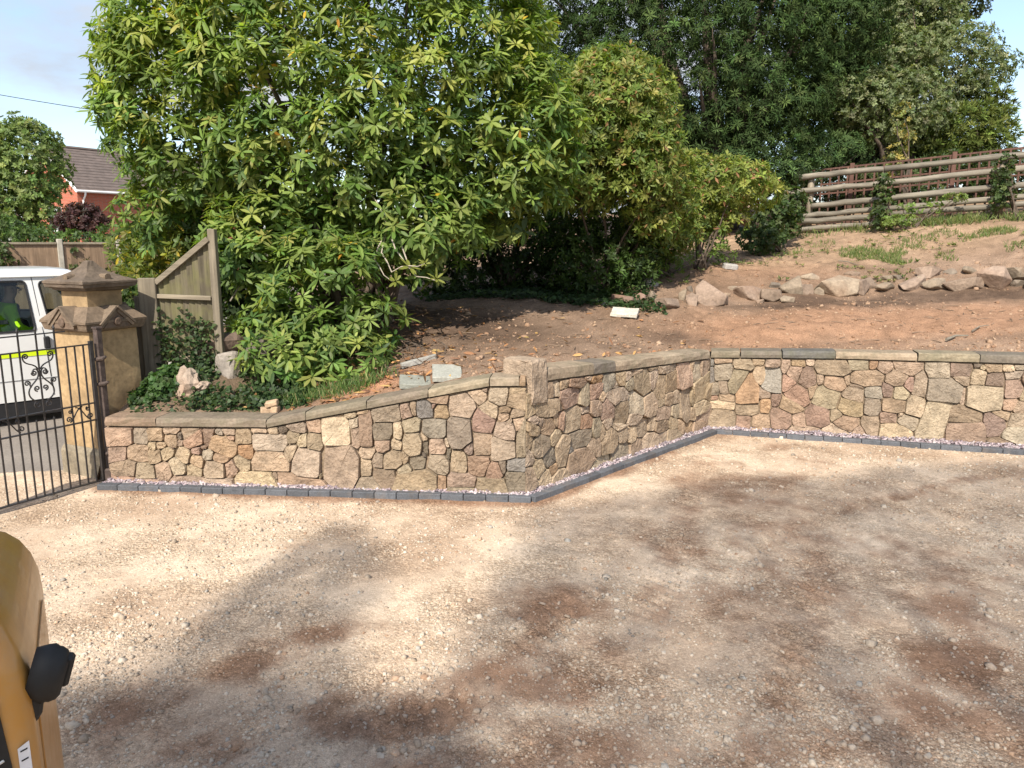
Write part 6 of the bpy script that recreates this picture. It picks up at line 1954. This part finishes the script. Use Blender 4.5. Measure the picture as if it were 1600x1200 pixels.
tree("climbing_ivy", "ivy tumbling over the wall behind the pillar's cap", "ivy",
     [(213, 465, 8.75, .16, .26, .14), (215, 500, 8.7, .12, .14, .1)], (at(213, 520, 8.75).x, 8.75, .1), [(.05, .085, .025), (.08, .12, .035)], [1, 1], .055, .042, 20, (.08, .14), 640, 6, 1.2, "ivy", m_leaf, 60, .015, 5)
for (u, v, h) in ((115, 410, 1.4), (0, 405, 1.4), (165, 412, 1.0)):
    c = at(u, v, 17.6 + (u / 200.0))
    tree("climbing_ivy", {115: "ivy hanging on the roadside fence right of its middle post", 0: "ivy spreading on the roadside fence at the left edge", 165: "ivy on the roadside fence beside its right-hand post"}[u], "ivy",
         [(u, v, 17.4 + (u / 110.0), .35, .45, .12)], (c.x, c.y, -.1), [(.05, .08, .025), (.08, .11, .035)], [1, 1], .07, .05, 14, (.12, .2), 330, 6, 1.2, "ivy", m_leaf, 40, .012, 4)
tree("euonymus_bush", "small glossy green bush at the pillar's foot behind the low wall", "bush",
     [(228, 622, 7.48, .16, .13, .13), (255, 608, 7.55, .2, .17, .14), (270, 590, 7.65, .14, .14, .12)], bz(-3.4, 7.5), [(.05, .10, .03), (.08, .145, .045), (.12, .18, .06)], [2, 2, 1], .05, .036, 34, (.06, .11), 1500, 6, 1.2, "ivy", m_leaf, 120, .01, 7)
tree("rhododendron_seedling", "small pale green rhododendron sprig on the dark boulder", "shrub",
     [(378, 513, 8.3, .16, .08, .12)], at(380, 528, 8.35), [(.20, .25, .06), (.15, .20, .045)], [1, 1], .12, .035, 6, (.05, .09), 900, 8, 1.2, "lance", m_leaf, 4, .008, 4)

# ivy running over the ground and up the fence panel
n = 5200
u_ = RNG.uniform(215, 470, n); 
X = RNG.uniform(-3.75, -2.0, n); Y_ = RNG.uniform(7.20, 8.9, n)
dn = fbm(X, Y_, 2.4, 3, 12.0)
kp = dn > .47
X, Y_ = X[kp], Y_[kp]
X = np.concatenate([X, RNG.uniform(-3.7, -2.15, 380)]); Y_ = np.concatenate([Y_, RNG.uniform(7.17, 7.5, 380)])
Pz = bank_h(X, Y_) + RNG.random(len(X)) ** 2 * .11
P = np.stack([X, Y_, Pz], 1)
px_ = RNG.uniform(-3.74, -3.12, 900); pz_ = .90 + RNG.random(900) ** 2.6 * .62 * (.5 + fbm(px_, px_ * 0 + 3.0, 9.0, 2, 2.0))
P = np.vstack([P, np.stack([px_, 7.985 - RNG.random(900) * .05, pz_], 1)])
D = unit(np.stack([RNG.normal(0, 1, len(P)), RNG.normal(-.4, .7, len(P)), RNG.normal(-.2, .5, len(P))], 1)); Nn = unit(np.stack([RNG.normal(0, .5, len(P)), RNG.normal(-.7, .4, len(P)), RNG.normal(.9, .3, len(P))], 1))
sz_ = RNG.uniform(.028, .058, len(P))
o = leaf_obj("ground_ivy", P, D, Nn, sz_, sz_ * .9, palette(len(P), [(.03, .055, .02), (.05, .085, .03), (.085, .12, .045)], [2, 2, 1]), m_leaf, "ivy"); tag(o, "ivy running over the boulders and up the fence panel", "ivy", kind="stuff")
# ivy on the shaded ground under the shrubs
X = RNG.uniform(-1.3, 2.2, 6000); Y_ = RNG.uniform(10.6, 13.0, 6000)
kp = (Y_ > 11.0 - .12 * X + .8 * (fbm(X, Y_, 1.8, 3, 7.0) - .5))
X, Y_ = X[kp], Y_[kp]
P = np.stack([X, Y_, bank_h(X, Y_) + RNG.random(len(X)) * .10], 1)
D = unit(RNG.normal(0, 1, (len(P), 3)) * (1, 1, .3)); Nn = unit(np.stack([RNG.normal(0, .4, len(P)), RNG.normal(-.4, .4, len(P)), np.ones(len(P))], 1)); sz_ = RNG.uniform(.04, .07, len(P))
o = leaf_obj("shade_ivy", P, D, Nn, sz_, sz_ * .9, palette(len(P), [(.03, .055, .02), (.05, .085, .03)], [1, 1]), m_leaf, "ivy"); tag(o, "ground ivy in the deep shade beneath the shrubs", "ivy", kind="stuff")

# grass
def grass(name, label, patches, hgt, cols, wts, width=.006):
    Ps = []
    for (cx, cy, rx, ry, n) in patches:
        a = RNG.random(n) * 6.283; r = RNG.random(n) ** .6
        Ps.append(np.stack([cx + rx * r * np.cos(a), cy + ry * r * np.sin(a)], 1))
    Ps = np.vstack(Ps)
    keep = fbm(Ps[:, 0], Ps[:, 1], 3.5, 3, 3.0) > .40
    Ps = Ps[keep]
    n = len(Ps)
    P = np.stack([Ps[:, 0], Ps[:, 1], bank_h(Ps[:, 0], Ps[:, 1]) - .01], 1)
    D = unit(np.stack([RNG.normal(0, .45, n), RNG.normal(-.1, .45, n), np.ones(n)], 1)); Nn = unit(np.stack([RNG.normal(0, .6, n), -np.ones(n), RNG.normal(0, .2, n)], 1))
    L_ = hgt * RNG.uniform(.5, 1.25, n)
    o = leaf_obj(name, P, D, Nn, L_, np.full(n, width * 2), palette(n, cols, wts), m_leaf_s, "lance", None, .25)
    return tag(o, label, "grass", kind="stuff")
GC = [(.09, .13, .03), (.13, .165, .045), (.20, .19, .08)]
pp = []
for (u, v, ru, rv, n) in [(1370, 398, 50, 10, 900), (1400, 410, 26, 7, 500), (1330, 405, 24, 8, 300), (1345, 390, 40, 5, 250), (1520, 372, 30, 5, 250), (1560, 362, 30, 6, 500), (1450, 370, 60, 5, 300), (1285, 380, 20, 5, 120), (1590, 388, 20, 6, 150), (1420, 385, 30, 4, 150), (1240, 395, 18, 5, 100), (1480, 402, 14, 4, 80)]:
    c = on_bank(u, v); e = on_bank(u + ru, v); f = on_bank(u, v - rv)
    pp.append((c.x, c.y, (e - c).length, max(.25, abs(f.y - c.y)), n))
grass("weedy_grass", "thin patches of grass and weeds on the bare upper slope", pp, .085, GC, [2, 2, 1], .005)
pp = []
for s in np.arange(-.2, 9, .22):
    q = lpnt(s, 0, .28 + .12 * math.sin(s * 3)); pp.append((q.x, q.y, .25, .30, 110 if s > 2.2 else 50))
grass("fence_grass", "strip of long grass growing along the foot of the rail fence", pp, .20, GC, [2, 2, 1], .006)
grass("tuft_grass", "tufts of fine grass behind the sloping coping under the rhododendron", [(-1.75, 7.45, .42, .2, 420), (-1.45, 7.6, .3, .2, 160), (-2.1, 7.3, .2, .12, 120)], .13, [(.06, .11, .025), (.10, .15, .04), (.25, .24, .10)], [2, 2, .6], .004)

# fallen leaves, bark and twigs
n = 1900
X = RNG.uniform(-2.6, 2.6, n); Y_ = poly_y(X, W) + .3 + RNG.random(n) ** 1.3 * 3.2
kp = RNG.random(n) < np.clip(1.2 * np.exp(-((X + 1.6) / .9) ** 2) + .12, 0, 1)
X, Y_ = X[kp], Y_[kp]
P = np.stack([X, Y_, bank_h(X, Y_) + .012], 1)
D = unit(RNG.normal(0, 1, (len(P), 3)) * (1, 1, .25)); Nn = unit(np.stack([RNG.normal(0, .4, len(P)), RNG.normal(-.2, .4, len(P)), np.ones(len(P))], 1))
o = leaf_obj("fallen_leaves", P, D, Nn, RNG.uniform(.06, .13, len(P)), RNG.uniform(.02, .04, len(P)), palette(len(P), [(.34, .17, .07), (.24, .12, .06), (.42, .25, .10), (.16, .09, .05)], [2, 2, 1, 2]), m_dead, "lance"); tag(o, "dead orange-brown leaves lying under the rhododendron", "leaves", kind="stuff")
bm = bmesh.new()
for i in range(60):
    x = random.uniform(-1.7, -.7); y = random.uniform(7.5, 8.6); z = bh(x, y) + .02; a = random.uniform(0, 3.14); l = random.uniform(.1, .3)
    d = Vector((math.cos(a), math.sin(a), random.uniform(-.1, .5))) * l
    bm_tube(bm, [Vector((x, y, z)), Vector((x, y, z)) + d * .5 + Vector((0, 0, .02)), Vector((x, y, z)) + d], [.005, .004, .002], 4)
tag(from_bm("brushwood", bm, m_bark, None), "tangle of thin dead twigs on the soil under the rhododendron", "twigs", kind="stuff")

bm = bmesh.new()
for i in range(420):
    x = random.uniform(-1.5, 8.0); y = float(poly_y(x, W)) + random.uniform(.4, 6.5); z = bh(x, y) + .008; a = random.uniform(0, 3.14); l = random.uniform(.05, .22)
    d = Vector((math.cos(a), math.sin(a), random.uniform(-.05, .08))) * l
    bm_tube(bm, [Vector((x, y, z)), Vector((x, y, z)) + d * .5 + Vector((0, 0, .008)), Vector((x, y, z)) + d], [.006, .005, .003], 4)
tag(from_bm("twig_litter", bm, mat_plain("dry_twig", (.20, .14, .095), .95, var=.3), None), "short dry twigs and roots strewn over the bare bank", "twigs", kind="stuff")
# weeds on the bare soil
n = 900
X = RNG.uniform(2.0, 9.0, n); Y_ = RNG.uniform(12.2, 15.5, n)
kp = fbm(X, Y_, 1.6, 3, 66.0) > .52
X, Y_ = X[kp], Y_[kp]
a = whorls(np.stack([X, Y_, bank_h(X, Y_) + .02], 1), unit(np.stack([0 * X, 0 * X - .2, 0 * X + 1], 1)), 6, 1.0, .06, .026)
o = leaf_obj("weeds", *a, np.repeat(palette(len(X), GC, [1, 1, 1]), 6, axis=0), m_leaf_s, "diam"); tag(o, "small broad-leaved weeds dotted over the upper slope", "weeds", kind="stuff")

# fern beside the bare stems
fern = empty("fern", on_bank(1046, 425), "small green fern at the edge of the dark bushes", "fern")
for k in range(7):
    a = k * .9 + .3; base = ORG[fern.name]
    pts = [base + Vector((math.cos(a) * .32 * t, math.sin(a) * .32 * t, .42 * t - .26 * t * t)) for t in np.linspace(0, 1, 9)]
    Pq, Dq, Lq = [], [], []
    for i in range(1, 9):
        tng = (pts[i] - pts[i - 1]).normalized(); sd = tng.cross(Vector((0, 0, 1))).normalized()
        for sg in (-1, 1):
            Pq.append(pts[i]); Dq.append(sd * sg + tng * .5); Lq.append(.10 * (1 - i / 10))
    leaf_obj("frond", np.array(Pq), np.array(Dq), np.tile((0, 0, 1.0), (len(Pq), 1)), np.array(Lq), np.full(len(Pq), .022), palette(len(Pq), [(.10, .16, .03)], [1]), m_leaf_s, "diam", fern, .2)

# ------------------------------------------------------------------ unseen trees behind the viewer, crowns shaped to cast the drive's shade
SH1 = [(835, 797), (1000, 772), (1090, 752), (1180, 744), (1290, 748), (1400, 726), (1600, 720), (1900, 735), (2300, 1300), (560, 1330), (600, 1110), (690, 1075), (735, 970), (790, 880)]
SH2 = [(545, 812), (585, 850), (605, 890), (590, 930), (550, 1000), (545, 1060), (575, 1110), (560, 1330), (-150, 1330), (95, 1160), (235, 1045), (335, 945), (430, 872)]
def inpoly(x, y, P):
    c = np.zeros(len(x), bool); n = len(P)
    for i in range(n):
        (x0, y0), (x1, y1) = P[i - 1], P[i]
        t = ((y0 > y) != (y1 > y)) & (x < (x1 - x0) * (y - y0) / ((y1 - y0) if y1 != y0 else 1e-9) + x0)
        c ^= t
    return c
def shade_tree(label, poly, depth, z0, z1, trunk, seed):  # leaves fill the wanted shade outline, carried back along the sunlight
    G_ = [(on_z(u, v).x, on_z(u, v).y) for u, v in poly]
    gx_, gy_ = np.array([g[0] for g in G_]), np.array([g[1] for g in G_])
    area = abs(sum(gx_[i - 1] * gy_[i] - gx_[i] * gy_[i - 1] for i in range(len(gx_)))) / 2
    n = int(depth * area / .00058)
    x = RNG.uniform(gx_.min(), gx_.max(), n * 3); y = RNG.uniform(gy_.min(), gy_.max(), n * 3)
    k = inpoly(x, y, G_); x, y = x[k][:n], y[k][:n]
    z = RNG.uniform(z0, z1, len(x))
    back = z / math.tan(SUN_EL)
    P = np.stack([x - LH.x * back, y - LH.y * back, z], 1) + RNG.normal(0, .07, (len(x), 3))
    root = empty("shade_casting_tree", trunk, label, "tree", "unseen shade-casting trees behind the viewer")
    Dl = rand_dirs(len(P))
    o = leaf_obj("crown", P, Dl, unit(rand_dirs(len(P)) * .6 - np.array(sun_dir)), RNG.uniform(.04, .06, len(P)), RNG.uniform(.026, .038, len(P)), palette(len(P), GRN, [1, 1, 1]), m_leaf_s, "diam", root)
    o["kind"] = "stuff"
    sel = RNG.permutation(len(P))[:14]
    limbs("trunk", trunk, [Vector(P[i]) for i in sel], .12, m_bark, root, spread=.15, n=9)
shade_tree("unseen tree to the right behind the viewer, crown shaped to shade most of the drive", SH1, .60, 12.0, 20.0, (2.0, -12.5, -.1), 1)
shade_tree("unseen tree to the left behind the viewer, crown shaped to shade a wedge of the drive", SH2, .72, 12.0, 19.0, (-6.5, -12.0, -.1), 2)

SH3 = [(-260, 1060), (120, 1075), (430, 1085), (650, 1100), (760, 1200), (760, 1420), (-260, 1420)]  # outline for a tree added to drown the digger's hard shadow edge
shade_tree("unseen tree added behind the digger, dense crown put there to shade it", SH3, 1.6, 9.0, 14.0, (-2.5, -6.5, -.1), 3)
